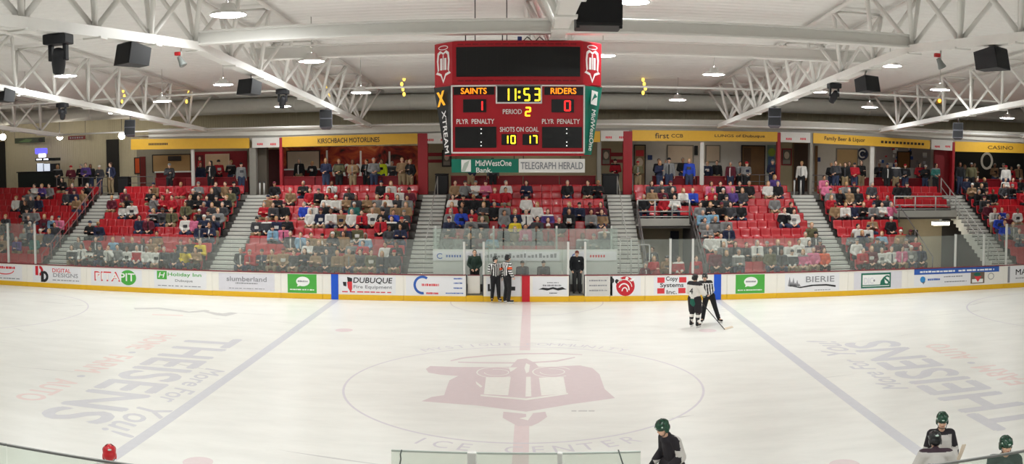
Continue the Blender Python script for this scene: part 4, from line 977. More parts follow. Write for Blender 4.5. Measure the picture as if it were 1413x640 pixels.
for k, (u0, u1, a0, a1, b0, b1) in enumerate(((348, 386, 190.5, 189.5, 204, 203), (583, 622, 184, 183, 198, 198), (829, 868, 180, 180, 194.5, 194.5), (1077, 1118, 182, 183, 196, 197), (1285, 1315, 192, 194, 206, 208))):
    o = sign(u0, u1, a0, a1, b0, b1, 'small white sign with two red marks over an aisle, %s from left' % ordn(k), (), 'aisle_sign', BAYW, 'white aisle signs')
    b = MB()
    for f in (.28, .76):
        p = at(u0 + (u1 - u0) * f, (a0 + a1) / 2 * .35 + (b0 + b1) / 2 * .65, YF - .035); F = frame(p)
        for j in range(4): b.rect(F, -.15 + .08 * j, -.09 + .08 * j, -.05 - .01 * (j % 2), .05, REDT, 0)
    b.build('red_mark', o)
def col(u0, u1, va, lab, m, Y=YF + .02, d=.35, vb=263, name='bay_column', base=TOPZ):
    a, c = at(u0, 220, Y).x, at(u1, 220, Y).x; z1 = at((u0 + u1) / 2, va, Y).z
    return MB().bbox(a, c, Y, Y + d, base, z1, m, .02).build(name, loc=((a + c) / 2, Y + d / 2, base), label=lab, cat='column', group='bay columns')
GREYC = mat('column_grey', (132, 128, 120), .6); DKC = mat('column_dark', (84, 76, 66), .7)
col(344, 353, 204, 'grey column at the right end of the leftmost yellow sign', GREYC)
col(353.5, 368, 203, 'dark brown wall panel left of the second aisle', DKC, YF + .5)
col(385.5, 389.5, 190, 'thin red column at the left edge of the orange mural', REDC, YF - .05, .3)
col(576.5, 590, 184, 'thick red column at the right edge of the orange mural', REDC, YF - .05)
col(824, 829.5, 182, 'slim grey column just right of the scoreboard', GREYC)
col(860, 872.5, 181, 'thick red column left of the white-walled bay', REDC, YF - .05)
col(1072.5, 1077, 183, 'thin red column right of the wooden door', REDC, YF - .05, .3)
col(1117.5, 1121.5, 184, 'slim grey column right of the dark brown doorway', GREYC)
col(1290, 1314, 207, 'wide dark red panel below the rightmost white aisle sign', mat('column_deep_red', (118, 14, 24), .5), YF + .3, .2)
col(1314, 1317.5, 196, 'thin red column beside the wide dark red panel', REDC, YF - .05, .3)
col(966, 971.5, 196, 'slim white post in the white-walled bay', BAYW, YF + .1, .15, 240); col(1201, 1206.5, 196, 'slim white post in the bay of the round navy logo', BAYW, YF + .1, .15, 245); col(263.5, 267.5, 206, 'slim white post in the leftmost bay', BAYW, YF + .1, .15, 250)
# ---- back wall fittings, each on the wall plane
YW = 25.17
def fit(u0, u1, va, vb, lab, cat, m, name, depth=.05, Y=YW, rim=None, sub=None, to_floor=False, grp=None):
    p, q = at(u0, vb, Y), at(u1, va, Y); z0 = max(p.z, TOPZ + .01) if not to_floor else TOPZ + .005
    t = thing(name, lab, cat, ((p.x + q.x) / 2, Y, z0), grp)
    if rim:
        w = .06; b = MB()
        for a in ((p.x, q.x, q.z - w, q.z), (p.x, p.x + w, z0, q.z - w), (q.x - w, q.x, z0, q.z - w)) + (() if to_floor else ((p.x + w, q.x - w, z0, z0 + w),)): b.bbox(a[0], a[1], Y - depth - .02, Y, a[2], a[3], rim, .01)
        b.build('frame', t); MB().bbox(p.x + w, q.x - w, Y - depth, Y - .01, z0 + (0 if to_floor else w), q.z - w, m, .006).build('panel', t)
    else: MB().bbox(p.x, q.x, Y - depth, Y, z0, q.z, m, .01).build('panel', t)
    if sub:
        b = MB(); sub(b, frame(((p.x + q.x) / 2, Y - depth - .003, (z0 + q.z) / 2)), q.x - p.x, q.z - z0); b.build('print', t)
    return t
def wallpart(u0, u1, va, m, nm, Y=YW + .02): a, c = at(u0, 220, Y).x, at(u1, 220, Y).x; MB().box(a, c, Y - .012, Y + .005, TOPZ, at((u0 + u1) / 2, va, Y).z, m).build(nm, kind='structure')
wallpart(189, 345, 195, mat('wall_warm_grey', (150, 144, 130), .7), 'wall_bay_1'); wallpart(583, 868, 185, mat('wall_bay_tan', (176, 162, 132), .7), 'wall_bay_2'); wallpart(869, 1074, 188, mat('wall_bay_white', (206, 202, 196), .7), 'wall_bay_3')
wallpart(1075, 1120, 190, mat('wall_bay_tan', (0, 0, 0)), 'wall_bay_4'); wallpart(1121, 1290, 192, mat('wall_bay_white', (0, 0, 0)), 'wall_bay_5'); wallpart(345, 388, 195, mat('wall_bay_tan', (0, 0, 0)), 'wall_bay_6')
MURAL = mat('mural_orange', (190, 84, 46), .6)
def mural_nodes(m):
    nt = m.node_tree; b = nt.nodes['Principled BSDF']; tc = nt.nodes['Texture Coordinate']
    n2 = nt.nodes.new('ShaderNodeTexNoise'); n2.inputs['Scale'].default_value = 1.1; n2.inputs['Detail'].default_value = 4; n2.inputs['Distortion'].default_value = 1.5
    cr = nt.nodes.new('ShaderNodeValToRGB'); e = cr.color_ramp.elements
    e[0].position = .32; e[0].color = rgb((36, 22, 20)); e[1].position = .62; e[1].color = rgb((206, 96, 50)); x = e.new(.44); x.color = rgb((150, 40, 34)); x = e.new(.75); x.color = rgb((222, 150, 90))
    nt.links.new(tc.outputs['Object'], n2.inputs['Vector']); nt.links.new(n2.outputs['Fac'], cr.inputs[0]); nt.links.new(cr.outputs[0], b.inputs['Base Color'])
mural_nodes(MURAL)
def script(b, F, w, h): b.text("Goul", F, -.13 * w, .1 * h, WHITE, h=.62 * h, w=.2 * w, shear=.2); b.text('ads', F, .14 * w, -.02 * h, WHITE, h=.45 * h, w=.22 * w, shear=.2)
def letters(b, F, w, h):
    for k, (x, hh) in enumerate(((-.19, .62), (-.1, .3), (-.02, .28), (.06, .6), (.13, .3), (.2, .34), (.27, .58))):
        b.ring(F, x * w, -.05 * h, .022 * w, .14 * h, .016 * w, WHITE, .002, 24, .5 if k % 2 else 0, 6.0)
        b.rect(F, (x + .016) * w, (x + .03) * w, -.2 * h, (hh - .2) * h, WHITE, .003)
fit(391, 577, 201, 250, 'orange and red mural with white script lettering in the third bay', 'mural', MURAL, 'wall_mural', .03, YW + .0, None, letters, True)
fit(396, 442, 207, 236, 'pale serving window at the left end of the orange mural', 'window', PALE, 'serving_window', .08, YW - .04, DARKF)
def counter(u0, u1, v, lab, top=WHITE, front=PARA, Y=24.2):
    a, c = at(u0, v, Y), at(u1, v, Y); t = thing('serving_counter', lab, 'counter', ((a.x + c.x) / 2, Y, TOPZ), 'serving counters')
    MB().bbox(a.x, c.x, Y - .1, Y + .5, a.z - .08, a.z, top, .015).build('counter_top', t); MB().bbox(a.x + .05, c.x - .05, Y, Y + .45, TOPZ + .005, a.z - .08, front, .01).build('counter_front', t)
counter(391, 448, 233, 'white-topped counter below the serving window beside the mural'); counter(214, 264, 236.5, 'white-topped counter in the leftmost bay'); counter(1205, 1262, 231, 'white-fronted counter in the shop bay', BAYW, BAYW)
fit(186, 194, 217, 240, 'lit orange poster in a dark frame left of the leftmost bay', 'poster', mat('poster_orange', (222, 92, 44), .5), 'framed_poster', .05, YW, DARKF)
fit(194, 201, 216, 262, 'narrow red-brown door beside the orange poster', 'door', mat('door_red_brown', (110, 34, 32), .5), 'narrow_door', .06, YW, None, None, True)
fit(211, 264, 212, 238, 'wide tan serving window in the leftmost bay', 'window', mat('window_tan', (170, 136, 92), .6), 'serving_window', .08, YW, DARKF)
fit(232, 250, 215, 222, 'small dark menu board inside the tan serving window', 'menu board', DARKF, 'menu_board', .03, YW - .1)
fit(269, 341, 208, 250, 'red wall panel in the leftmost bay', 'wall panel', mat('wall_panel_red', (142, 24, 40), .6), 'wall_cladding', .03, YW, None, None, True)
fit(284, 317, 212, 236, 'pale window in the red wall of the leftmost bay', 'window', mat('window_peach', (206, 180, 150), .6), 'serving_window', .06, YW - .04, PALE)
def player_print(b, F, w, h): b.oval(F, 0, .32 * h, .16 * w, .1 * h, PALE); b.flat([(-.3 * w, -.1 * h), (.3 * w, -.1 * h), (.22 * w, .2 * h), (-.22 * w, .2 * h)], F, REDT, .004); b.rect(F, -.2 * w, .2 * w, -.45 * h, -.1 * h, WHITE)
fit(271, 281, 214, 240, 'tall player poster beside the pale window of the leftmost bay', 'poster', mat('poster_maroon', (92, 24, 32), .5), 'wall_poster', .03, YW - .04, None, player_print)
fit(369, 386, 206, 262, 'dark red doorway beside the second aisle', 'doorway', mat('door_dark_red', (84, 30, 30), .6), 'aisle_doorway', .04, YW, None, None, True)
for u0, u1, lab in ((584, 624, 'left'), (831, 862, 'right')):
    for k, (v0, v1) in enumerate(((210.5, 215.5), (220, 224.5))):
        fit(u0, u1, v0, v1, '%s red wall band %s of the scoreboard' % (('upper', 'lower')[k], lab), 'wall band', REDC, 'wall_band', .02, YW, None, None, False, 'red wall bands')
def pic(b, F, w, h): b.oval(F, 0, .1 * h, .25 * w, .22 * h, PALE); b.rect(F, -.35 * w, .35 * w, -.4 * h, -.18 * h, mat('pic_grey', (150, 140, 128), .5))
fit(610, 623, 207, 230, 'framed picture left of the scoreboard banners', 'picture', mat('pic_brown', (110, 100, 90), .5), 'framed_picture', .04, YW - .03, DARKF, pic)
fit(829.5, 843, 205, 228, 'framed picture just right of the scoreboard', 'picture', mat('pic_brown', (0, 0, 0)), 'framed_picture', .04, YW - .03, REDC, pic)
fit(874, 891, 199.5, 262, 'dark-framed door with a red and tan poster, right of the thick red column', 'door', mat('door_tan', (150, 124, 92), .5), 'framed_door', .05, YW, DARKF, lambda b, F, w, h: (b.rect(F, -.34 * w, .34 * w, .25 * h, .38 * h, REDT), b.oval(F, -.02 * w, .12 * h, .3 * w, .1 * h, PALE), b.rect(F, -.3 * w, .3 * w, -.1 * h, .0, REDT)), True)
fit(893.5, 900, 214, 220.5, 'small navy sign right of the dark-framed door', 'sign', mat('sign_navy', (34, 56, 110), .5), 'wall_sign', .03); fit(1126, 1132, 217, 223, 'small navy sign right of the slim grey column', 'sign', mat('sign_navy', (0, 0, 0)), 'wall_sign', .03)
fit(920, 957, 200, 226, 'pale wall board left of the slim white post', 'board', PALE, 'wall_board', .05, YW, GREYC); fit(958, 962.5, 201, 214, 'dark hanging screen beside the pale wall board', 'screen', BLACK, 'wall_screen', .12)
fit(973, 994, 200, 224, 'pale wall board right of the slim white post', 'board', PALE, 'wall_board', .05, YW, GREYC)
fit(1022, 1056, 200.5, 262, 'brown wooden door under the lettered yellow sign', 'door', WOOD, 'wooden_door', .06, YW, DARKF, lambda b, F, w, h: b.rect(F, -.4 * w, -.1 * w, -.5 * h, .44 * h, mat('door_dark_brown', (92, 62, 36), .5)), True)  # darker brown strip down the left part of the door
def blob(b, F, w, h): b.oval(F, 0, .25 * h, .4 * w, .14 * h, mat('mural_lime', (150, 170, 60), .5)); b.rect(F, -.4 * w, .3 * w, -.3 * h, .1 * h, mat('mural_blue', (70, 96, 130), .5))
fit(1058, 1071, 200, 240, 'green and blue mural strip beside the wooden door', 'mural', mat('mural_teal', (120, 140, 126), .5), 'wall_mural', .03, YW, None, blob)
fit(1078, 1092.5, 205, 228, 'red framed picture under the fourth white aisle sign', 'picture', mat('pic_brown', (0, 0, 0)), 'framed_picture', .04, YW, REDC, pic)
fit(1093, 1117, 197, 262, 'dark brown doorway behind the person in a white shirt', 'doorway', mat('doorway_brown', (70, 48, 34), .6), 'aisle_doorway', .04, YW, WOOD, None, True)
fit(1123.5, 1128, 201, 255, 'slim wooden upright right of the dark doorway', 'upright', WOOD, 'wooden_upright', .08, YW, None, None, True)
fit(1153, 1184, 205, 230, 'tan framed board left of the round navy logo', 'board', mat('board_tan', (188, 160, 118), .6), 'wall_board', .05, YW, GREYC)
def roundlogo(b, F, w, h): b.oval(F, 0, 0, .5 * w, .5 * h, mat('logo_navy', (44, 52, 84), .5)); b.ring(F, 0, 0, .3 * w, .3 * h, .12 * w, WHITE, .004, 24, .6, 5.4); b.rect(F, -.05 * w, .3 * w, -.06 * h, .06 * h, WHITE)
p = at(1190, 212.5, YW); t = thing('round_logo', 'round navy and white wall logo', 'sign', p); MB().lathe([(.001, -.02), (.34, -.02), (.36, 0), (.36, .02), (.001, .02)], GREYT, Matrix.Translation(p) @ Matrix.Rotation(PI / 2, 4, 'X')).build('disc', t)
b = MB(); roundlogo(b, frame(p + Vector((0, -.025, 0))), .66, .66); b.build('print', t)
r = random.Random(5)
def shop(b, F, w, h):
    for k in range(26): x, y = r.uniform(-.46, .4) * w, r.uniform(-.4, .42) * h; b.rect(F, x, x + r.uniform(.03, .08) * w, y, y + r.uniform(.05, .14) * h, r.choice([REDT, BLUET, WHITE, LAV, GREYT, INK]), .003 + k * .0002)
fit(1208, 1284, 203, 240, 'shop display of small red, blue and white goods', 'display', mat('shop_wall', (166, 158, 160), .6), 'shop_display', .05, YW, None, shop)
fit(1237, 1256, 209, 232, 'brown framed board inside the shop display', 'board', mat('board_brown', (140, 98, 54), .6), 'wall_board', .06, YW - .06, DARKF)
DKW = mat('wall_bay_black', (28, 32, 32), .6)
wallpart(1318, 1440, 205, DKW, 'wall_bay_7')
p = at(1361.5, 222, YW); t = thing('ring_logo', 'big white letter Q ring on the black wall at right', 'sign', p); b = MB(); b.ring(frame(p + Vector((0, -.03, 0))), 0, 0, .36, .46, .14, WHITE, 0, 40); b.ring(frame(p + Vector((0, -.01, 0))), 0, 0, .36, .46, .14, WHITE, 0, 40); b.build('ring', t)
b = MB(); b.flat([(.08, -.34), (.2, -.46), (.34, -.46), (.2, -.3)], frame(p + Vector((0, -.035, 0))), WHITE); b.build('tail', t)
# parapets with dark red seats behind the top row
for k, (u0, u1, lab) in enumerate(((214, 343, 'leftmost bay'), (390, 574, 'orange mural bay'), (622, 822, 'centre bay under the scoreboard'), (900, 1020, 'white-walled bay'), (1190, 1282, 'shop bay'), (1320, 1440, 'black-walled bay'))):
    a, c = at(u0, 245, 21.9).x, at(u1, 245, 21.9).x; n = max(2, int((c - a) / 1.5)); w = (c - a) / n
    t = thing('box_parapet', 'dark red panelled parapet along the front of the %s' % lab, 'parapet', ((a + c) / 2, 21.9, TOPZ), 'red parapets on the upper walkway')
    for j in range(n): MB().bbox(a + w * j + .02, a + w * (j + 1) - .02, 21.88, 21.94, TOPZ + .1, TOPZ + .86, PARA, .03).build('panel', t)
    MB().bbox(a, c, 21.84, 22.06, TOPZ + .86, TOPZ + .9, mat('parapet_ledge', (150, 34, 40), .4), .01).build('ledge', t)
    b = MB()
    for j in range(n + 1): b.box(min(c - .06, a + w * j), min(c - .06, a + w * j) + .06, 21.95, 22.0, TOPZ, TOPZ + .86, DKST)
    b.build('legs_frame', t)
# far left bar area
fit(-30, 7, 195, 256, 'dark upright panel at the far left edge', 'panel', mat('panel_dark', (44, 42, 40), .7), 'dark_upright', .1, YW, None, None, True)
fit(149, 164, 192, 258, 'dark upright panel left of the leftmost yellow sign', 'panel', mat('panel_dark', (0, 0, 0)), 'dark_upright', .1, YW, None, None, True)
def grn(b, F, w, h): b.flat([(-.4 * w, -.3 * h), (-.1 * w, .3 * h), (.1 * w, .1 * h), (0, -.3 * h)], F, mat('banner_leaf', (92, 120, 74), .5)); b.oval(F, .38 * w, 0, .09 * w, .4 * h, BLACK)
p = at(41, 193.5, 24.6); t = thing('wall_banner', 'dark green banner high on the tan wall at far left', 'banner', p); q = at(62, 193.5, 24.6).x - p.x; MB().bbox(p.x - q, p.x + q, 24.58, 24.6, p.z - .16, p.z + .16, mat('banner_green', (64, 72, 56), .6), .006).build('cloth', t); b = MB(); grn(b, frame((p.x, 24.575, p.z)), 2 * q, .32); b.build('print', t); MB().tube([(p.x - q, 24.59, p.z + .16), (p.x - q, 24.59, 8.9)], .01, DKST, 5).build('cord', t)
p = at(106, 190, 24.6); t = thing('wall_banner', 'small dark red banner high on the tan wall at far left', 'banner', p); q = at(118, 190, 24.6).x - p.x; MB().bbox(p.x - q, p.x + q, 24.58, 24.6, p.z - .11, p.z + .11, mat('banner_red', (112, 30, 36), .6), .006).build('cloth', t); b = MB(); [b.rect(frame((p.x, 24.575, p.z)), -q * .8 + k * q * .27, -q * .8 + k * q * .27 + q * .18, -.05, .05, GREYT) for k in range(6)]; b.build('print', t); MB().tube([(p.x + q, 24.59, p.z + .11), (p.x + q, 24.59, 8.9)], .01, DKST, 5).build('cord', t)
GLOBE = emit('globe_glow', (255, 246, 226), 26)
for k, (u, v) in enumerate(((4, 189), (82.5, 188.5), (168, 187.5))):
    p = at(u, v, 22.8); t = thing('globe_lamp', 'round glowing globe lamp over the bar area, %s from left' % ordn(k), 'lamp', p, 'globe lamps'); MB().ell(p, (.19, .19, .19), GLOBE, nu=20, nv=14).build('globe', t); MB().tube([p + Vector((0, 0, .18)), (p.x, p.y, rz(p.y) - .03)], .014, DKST, 6).build('stem', t)
a, c = at(26, 250, 22.4), at(76, 236, 22.4)
t = thing('bar_counter', 'dark bar counter at the far left of the upper walkway', 'counter', ((a.x + c.x) / 2, 22.4, TOPZ)); MB().bbox(a.x, c.x, 22.3, 22.9, TOPZ + .005, c.z - .06, mat('bar_dark', (30, 38, 36), .5), .02).build('counter_front', t); MB().bbox(a.x - .05, c.x + .05, 22.22, 22.98, c.z - .06, c.z, BLACK, .015).build('counter_top', t)
p = at(60, 226, 23.6); t = thing('drink_kiosk', 'lit drinks kiosk with a blue screen behind the dark bar counter', 'kiosk', (p.x, 23.6, TOPZ))
sc = abs(at(70, 226, 23.6).x - p.x) / 10
MB().bbox(p.x - 9 * sc, p.x + 17 * sc, 23.5, 24.1, TOPZ + .005, at(60, 219, 23.6).z - .3, mat('kiosk_dark', (44, 44, 52), .5), .02).build('cabinet', t)
MB().bbox(p.x - 9 * sc, p.x + 18 * sc, 23.4, 24.1, at(60, 222, 23.6).z, at(60, 218, 23.6).z, BLACK, .02).build('canopy', t)
MB().bbox(p.x - 7.5 * sc, p.x + .5 * sc, 23.46, 23.6, at(60, 237, 23.6).z, at(60, 225, 23.6).z, emit('kiosk_white', (225, 235, 250), .7), .02).bbox(p.x + 2 * sc, p.x + 10 * sc, 23.46, 23.6, at(60, 236, 23.6).z, at(60, 226, 23.6).z, _M['kiosk_white'], .02).build('lit_shelf', t)
MB().bbox(p.x - 10 * sc, p.x + 6 * sc, 23.5, 23.6, at(60, 212, 23.6).z, at(60, 204.5, 23.6).z, emit('screen_blue', (96, 92, 255), 1.4), .02).build('screen', t)
MB().bbox(p.x - 5 * sc, p.x + 4 * sc, 23.45, 23.6, at(60, 217, 23.6).z, at(60, 212, 23.6).z, emit('kiosk_bright', (240, 240, 255), 3.5), .03).build('sign_light', t)
MB().bbox(p.x - 7 * sc, p.x + 0 * sc, 23.37, 23.42, at(60, 220.6, 23.6).z, at(60, 219, 23.6).z, _M['kiosk_bright'], .01).bbox(p.x + 3 * sc, p.x + 9 * sc, 23.37, 23.42, at(60, 220.6, 23.6).z, at(60, 219, 23.6).z, _M['kiosk_bright'], .01).build('light_bar', t)
MB().box(p.x - 6 * sc, p.x - 5.6 * sc, 23.56, 23.6, at(60, 219, 23.6).z, at(60, 212, 23.6).z, BLACK).box(p.x + 3.6 * sc, p.x + 4 * sc, 23.56, 23.6, at(60, 219, 23.6).z, at(60, 212, 23.6).z, BLACK).build('screen_stand', t)
railing('walkway_railing', 'dark rail on the upper walkway at far left', [(at(78, 240, 21.2).x, 21.2, TOPZ), (at(150, 240, 21.2).x, 21.2, TOPZ)], 1.0, RAILD, 'walkway railings', (.5,), 1.6, .02)
railing('walkway_railing', 'dark rail on the upper walkway left of the leftmost bay', [(at(173, 240, 21.2).x, 21.2, TOPZ), (at(212, 240, 21.2).x, 21.2, TOPZ)], 1.0, RAILD, 'walkway railings', (.33, .66), 1.2, .02)
railing('walkway_railing', 'dark rail in front of the wooden door', [(at(1024, 240, 21.2).x, 21.2, TOPZ), (at(1072, 240, 21.2).x, 21.2, TOPZ)], 1.0, RAILD, 'walkway railings', (.33, .66), 1.2, .02)
railing('walkway_railing', 'dark rail right of the dark brown doorway', [(at(1120, 240, 21.2).x, 21.2, TOPZ), (at(1140, 240, 21.2).x, 21.2, TOPZ)], 1.0, RAILD, 'walkway railings', (.33, .66), 1.0, .02)
BIN = mat('bin_black', (26, 26, 28), .6)
for u, w, lab in ((172, .62, 'black bin beside the person in tan trousers'), (610, .62, 'black bin at the top of the aisle left of centre'), (842, .8, 'black table box at the top of the aisle right of centre')):
    p = at(u, 255, 21.3); t = thing('waste_bin', lab, 'bin', (p.x, 21.3, TOPZ), 'black bins'); MB().bbox(p.x - w / 2, p.x + w / 2, 21.05, 21.55, TOPZ + .005, TOPZ + .95, BIN, .05).build('body', t); MB().bbox(p.x - w / 2 - .02, p.x + w / 2 + .02, 21.03, 21.57, TOPZ + .95, TOPZ + 1.02, BIN, .03).build('lid', t)
for u, s in ((358.5, 'left of two'), (364.5, 'right of two')):
    p = at(u, 258, 20.75); MB().tube([(p.x, p.y, TOPZ), (p.x, p.y, TOPZ + .62)], .045, STEEL, 10).tube([(p.x, p.y, TOPZ + .62), (p.x, p.y, TOPZ + .68)], .055, DKST, 10).build('bollard', loc=(p.x, p.y, TOPZ), label='%s pale bollards at the top of the second aisle' % s, cat='post', group='pale bollards at the aisle tops')
for u, s in ((1096, 'left of two'), (1105, 'right of two')):
    p = at(u, 258, 20.75); MB().tube([(p.x, p.y, TOPZ), (p.x, p.y, TOPZ + .75)], .045, STEEL, 10).tube([(p.x, p.y, TOPZ + .75), (p.x, p.y, TOPZ + .8)], .055, DKST, 10).build('bollard', loc=(p.x, p.y, TOPZ), label='%s pale bollards beside the person in a white shirt' % s, cat='post', group='pale bollards at the aisle tops')
# unseen strip lamps added under the bay ceilings to brighten the bays
SUITE_FILL = emit('suite_fill_glow', (255, 240, 218), 10)
for k, x in enumerate((-17.4, -8.8, 0, 8.7, 17.6, 27)):
    t = thing('fill_strip_lamp', 'added strip lamp under the ceiling of the bays, %s from left' % ordn(k), 'lamp', (x, 23.2, 7.0), 'added strip lamps in the bays'); MB().bbox(x - 1.2, x + 1.2, 23.1, 23.3, 7.05, 7.12, HOUS, .02).build('housing', t); MB().bbox(x - 1.15, x + 1.15, 23.12, 23.28, 7.0, 7.06, SUITE_FILL, .02).build('diffuser', t)
# ------------------------------------------------------------------ people
SK = [mat('skin_%s' % n, c, .55) for n, c in (('light', (222, 178, 152)), ('tan', (196, 146, 116)), ('brown', (136, 92, 70)))]
EYE = mat('eye', (40, 30, 28), .2); LIP = mat('lip', (168, 96, 90), .5)
HAIRM = [mat('hair_%s' % n, c, .6) for n, c in (('brown', (70, 46, 32)), ('dark', (30, 26, 26)), ('blond', (176, 138, 88)), ('grey', (150, 146, 142)))]
CLO = {'k': ('black', (26, 26, 29)), 'd': ('charcoal', (66, 66, 70)), 'g': ('grey', (128, 128, 128)), 'w': ('white', (216, 213, 208)), 'n': ('navy', (34, 40, 66)), 'b': ('bright blue', (44, 72, 182)), 'c': ('light blue', (128, 166, 192)), 'r': ('red', (178, 30, 44)),
       'm': ('maroon', (96, 30, 46)), 't': ('tan', (146, 118, 88)), 'o': ('olive', (96, 92, 66)), 'e': ('teal', (44, 104, 98)), 'p': ('pink', (206, 112, 144)), 'y': ('yellow', (222, 196, 50)), 'Y': ('neon yellow', (206, 226, 40)), 'u': ('purple', (82, 62, 128)), 'O': ('orange', (214, 84, 48))}
CM = {k: mat('cloth_' + v[0].replace(' ', '_'), v[1], .8, var=.12, scale=14) for k, v in CLO.items()}
JEANS = mat('jeans_blue', (52, 62, 88), .85); PANTK = mat('trousers_black', (30, 30, 33), .8); KHAKI = mat('trousers_khaki', (148, 128, 98), .8); SHOE = mat('shoe_dark', (34, 32, 32), .6)
V = Vector
def head_into(b, M, m, ears=True):
    E = lambda c, r, nu=16, nv=12: b.ell(c, r, m, M, nu, nv)
    E((0, .008, .015), (.076, .094, .1)); E((0, -.03, -.05), (.058, .062, .062)); E((0, -.048, -.088), (.032, .03, .024), 10, 8)
    E((0, -.078, .028), (.05, .014, .013), 10, 8); E((0, -.094, -.022), (.014, .02, .013), 8, 6); E((0, -.088, -.002), (.009, .014, .024), 8, 6)
    for s in (-1, 1): E((s * .038, -.066, -.03), (.022, .02, .022), 8, 6); E((s * .079, .012, -.012), (.011, .022, .032), 8, 6)
    E((0, -.086, -.054), (.026, .012, .007), 8, 6); E((0, -.084, -.066), (.022, .012, .007), 8, 6)
def hand_into(b, w, d, n, m, s, curl=.5, k=1.0):          # wrist, direction, back-of-hand normal, side
    d = V(d).normalized(); n = (V(n) - V(n).dot(d) * d).normalized(); a = d.cross(n) * s; w = V(w)
    for q in (-.026, -.009, .009, .026): b.cap(w + d * .01 + a * q * .8 * k, w + d * .088 * k + a * q * k, .014 * k, .012 * k, m, 1, 8)
    for q, l in ((-.03, .058), (-.01, .07), (.01, .066), (.03, .052)):
        p0 = w + d * .09 * k + a * q * k; t = curl
        p1 = p0 + (d * math.cos(t) - n * math.sin(t)) * l * .5 * k; p2 = p1 + (d * math.cos(2.1 * t) - n * math.sin(2.1 * t)) * l * .5 * k
        b.cap(p0, p1, .0095 * k, .009 * k, m, 1, 8); b.cap(p1, p2, .009 * k, .0075 * k, m, 1, 8)
    p0 = w + d * .03 * k - a * .028 * k; p1 = p0 + (d * .6 - a * .75 - n * .25) * .04 * k; p2 = p1 + (d * .95 - n * .4) * .032 * k
    b.cap(p0, p1, .013 * k, .011 * k, m, 1, 8); b.cap(p1, p2, .011 * k, .008 * k, m, 1, 8)
def pose(**k):
    J = dict(P=(0, 0, .95), C=(0, -.01, 1.28), N=(0, .0, 1.47), Hd=(0, -.025, 1.625), hy=0, hp=0, S=[(-.185, 0, 1.41), (.185, 0, 1.41)], E=[(-.24, .03, 1.13), (.24, .03, 1.13)], W=[(-.26, -.05, .89), (.26, -.05, .89)],
             H=[(-.09, 0, .92), (.09, 0, .92)], K=[(-.105, -.03, .5), (.105, -.03, .5)], A=[(-.11, .02, .09), (.11, .02, .09)], T=[(-.13, -.14, .04), (.13, -.14, .04)], hd=[None, None], hn=[(-1, 0, 0), (1, 0, 0)], curl=.5)
    J.update(k)
    for q in J:
        if isinstance(J[q], tuple): J[q] = V(J[q])
        elif isinstance(J[q], list): J[q] = [V(x) if x is not None else None for x in J[q]]
    return J
def headM(J): return Matrix.Translation(J['Hd']) @ Matrix.Rotation(J['hy'], 4, 'Z') @ Matrix.Rotation(J['hp'], 4, 'X')
def body_mesh(J, vox, m, name='body'):
    b = MB(); g = .85
    b.cap(J['P'], J['C'], .125, .14, m, .72); b.cap(J['C'], J['N'] - V((0, 0, .08)), .14, .09, m, .72); b.cap(J['N'] - V((0, 0, .06)), J['Hd'] + V((0, .01, -.05)), .058, .052, m); b.cap(J['S'][0], J['S'][1], .055, .055, m)
    for i in (0, 1):
        b.cap(J['S'][i], J['E'][i], .05, .04, m); b.cap(J['E'][i], J['W'][i], .041, .028, m); d = J['hd'][i] or (J['W'][i] - J['E'][i]); hand_into(b, J['W'][i], d, J['hn'][i], m, -1 if i == 0 else 1, J['curl'], 1.0 if vox < .013 else 1.12)
        b.cap(J['H'][i], J['K'][i], .085, .055, m); b.cap(J['K'][i], J['A'][i], .055, .038, m); b.cap(J['A'][i] + V((0, .02, -.03)), J['T'][i], .036, .034, m)
    M = headM(J); head_into(b, M, m); I = M.inverted()
    def paint(c):
        q = I @ c
        if abs(abs(q.x) - .031) < .0125 and abs(q.z - .008) < .008 and q.y < -.06: return 1
        if abs(q.x) < .024 and abs(q.z + .06) < .008 and q.y < -.075: return 2
        return 0
    return remesh(b, name, vox, 3, paint, [m, EYE, LIP])
def top_mesh(J, vox, m, r=.028, paint=None, mats=None, name='top', bulk=1.0, hem=None, flare=1.0):
    b = MB(); P, C = J['P'], J['C']
    lo = P.lerp(C, -.06) if hem is None else P.lerp(C, hem)
    b.cap(lo, C, (.125 + r) * bulk * flare, (.142 + r) * bulk, m, .76, 14); b.cap(C, J['N'] - V((0, 0, .09)), (.142 + r) * bulk, .085 + r, m, .76, 14); b.cap(J['N'] - V((0, 0, .07)), J['N'] - V((0, 0, .0)), .066 + r * .3, .064, m)
    b.cap(J['S'][0], J['S'][1], (.056 + r) * bulk, (.056 + r) * bulk, m, 1, 12)
    for i in (0, 1): b.cap(J['S'][i], J['E'][i], (.054 + r) * bulk, (.045 + r) * bulk, m, 1, 12); b.cap(J['E'][i], J['E'][i].lerp(J['W'][i], .94), (.044 + r) * bulk, .034 + r * .8, m, 1, 12)
    return remesh(b, name, vox, 3, paint, mats or [m])
def legs_mesh(J, vox, m, r=.02, paint=None, mats=None, name='trousers', lo=1.0, bulk=1.0):
    b = MB(); b.cap(J['H'][0], J['H'][1], .1 + r, .1 + r, m, 1.0, 12); b.cap(J['P'], J['P'].lerp(J['C'], .2), .125 + r * .6, .12 + r * .6, m, .78, 12)
    for i in (0, 1): b.cap(J['H'][i], J['K'][i], (.09 + r) * bulk, (.06 + r) * bulk, m, 1, 12); b.cap(J['K'][i], J['K'][i].lerp(J['A'][i], lo), .06 + r, .044 + r, m, 1, 12)
    return remesh(b, name, vox, 3, paint, mats or [m])
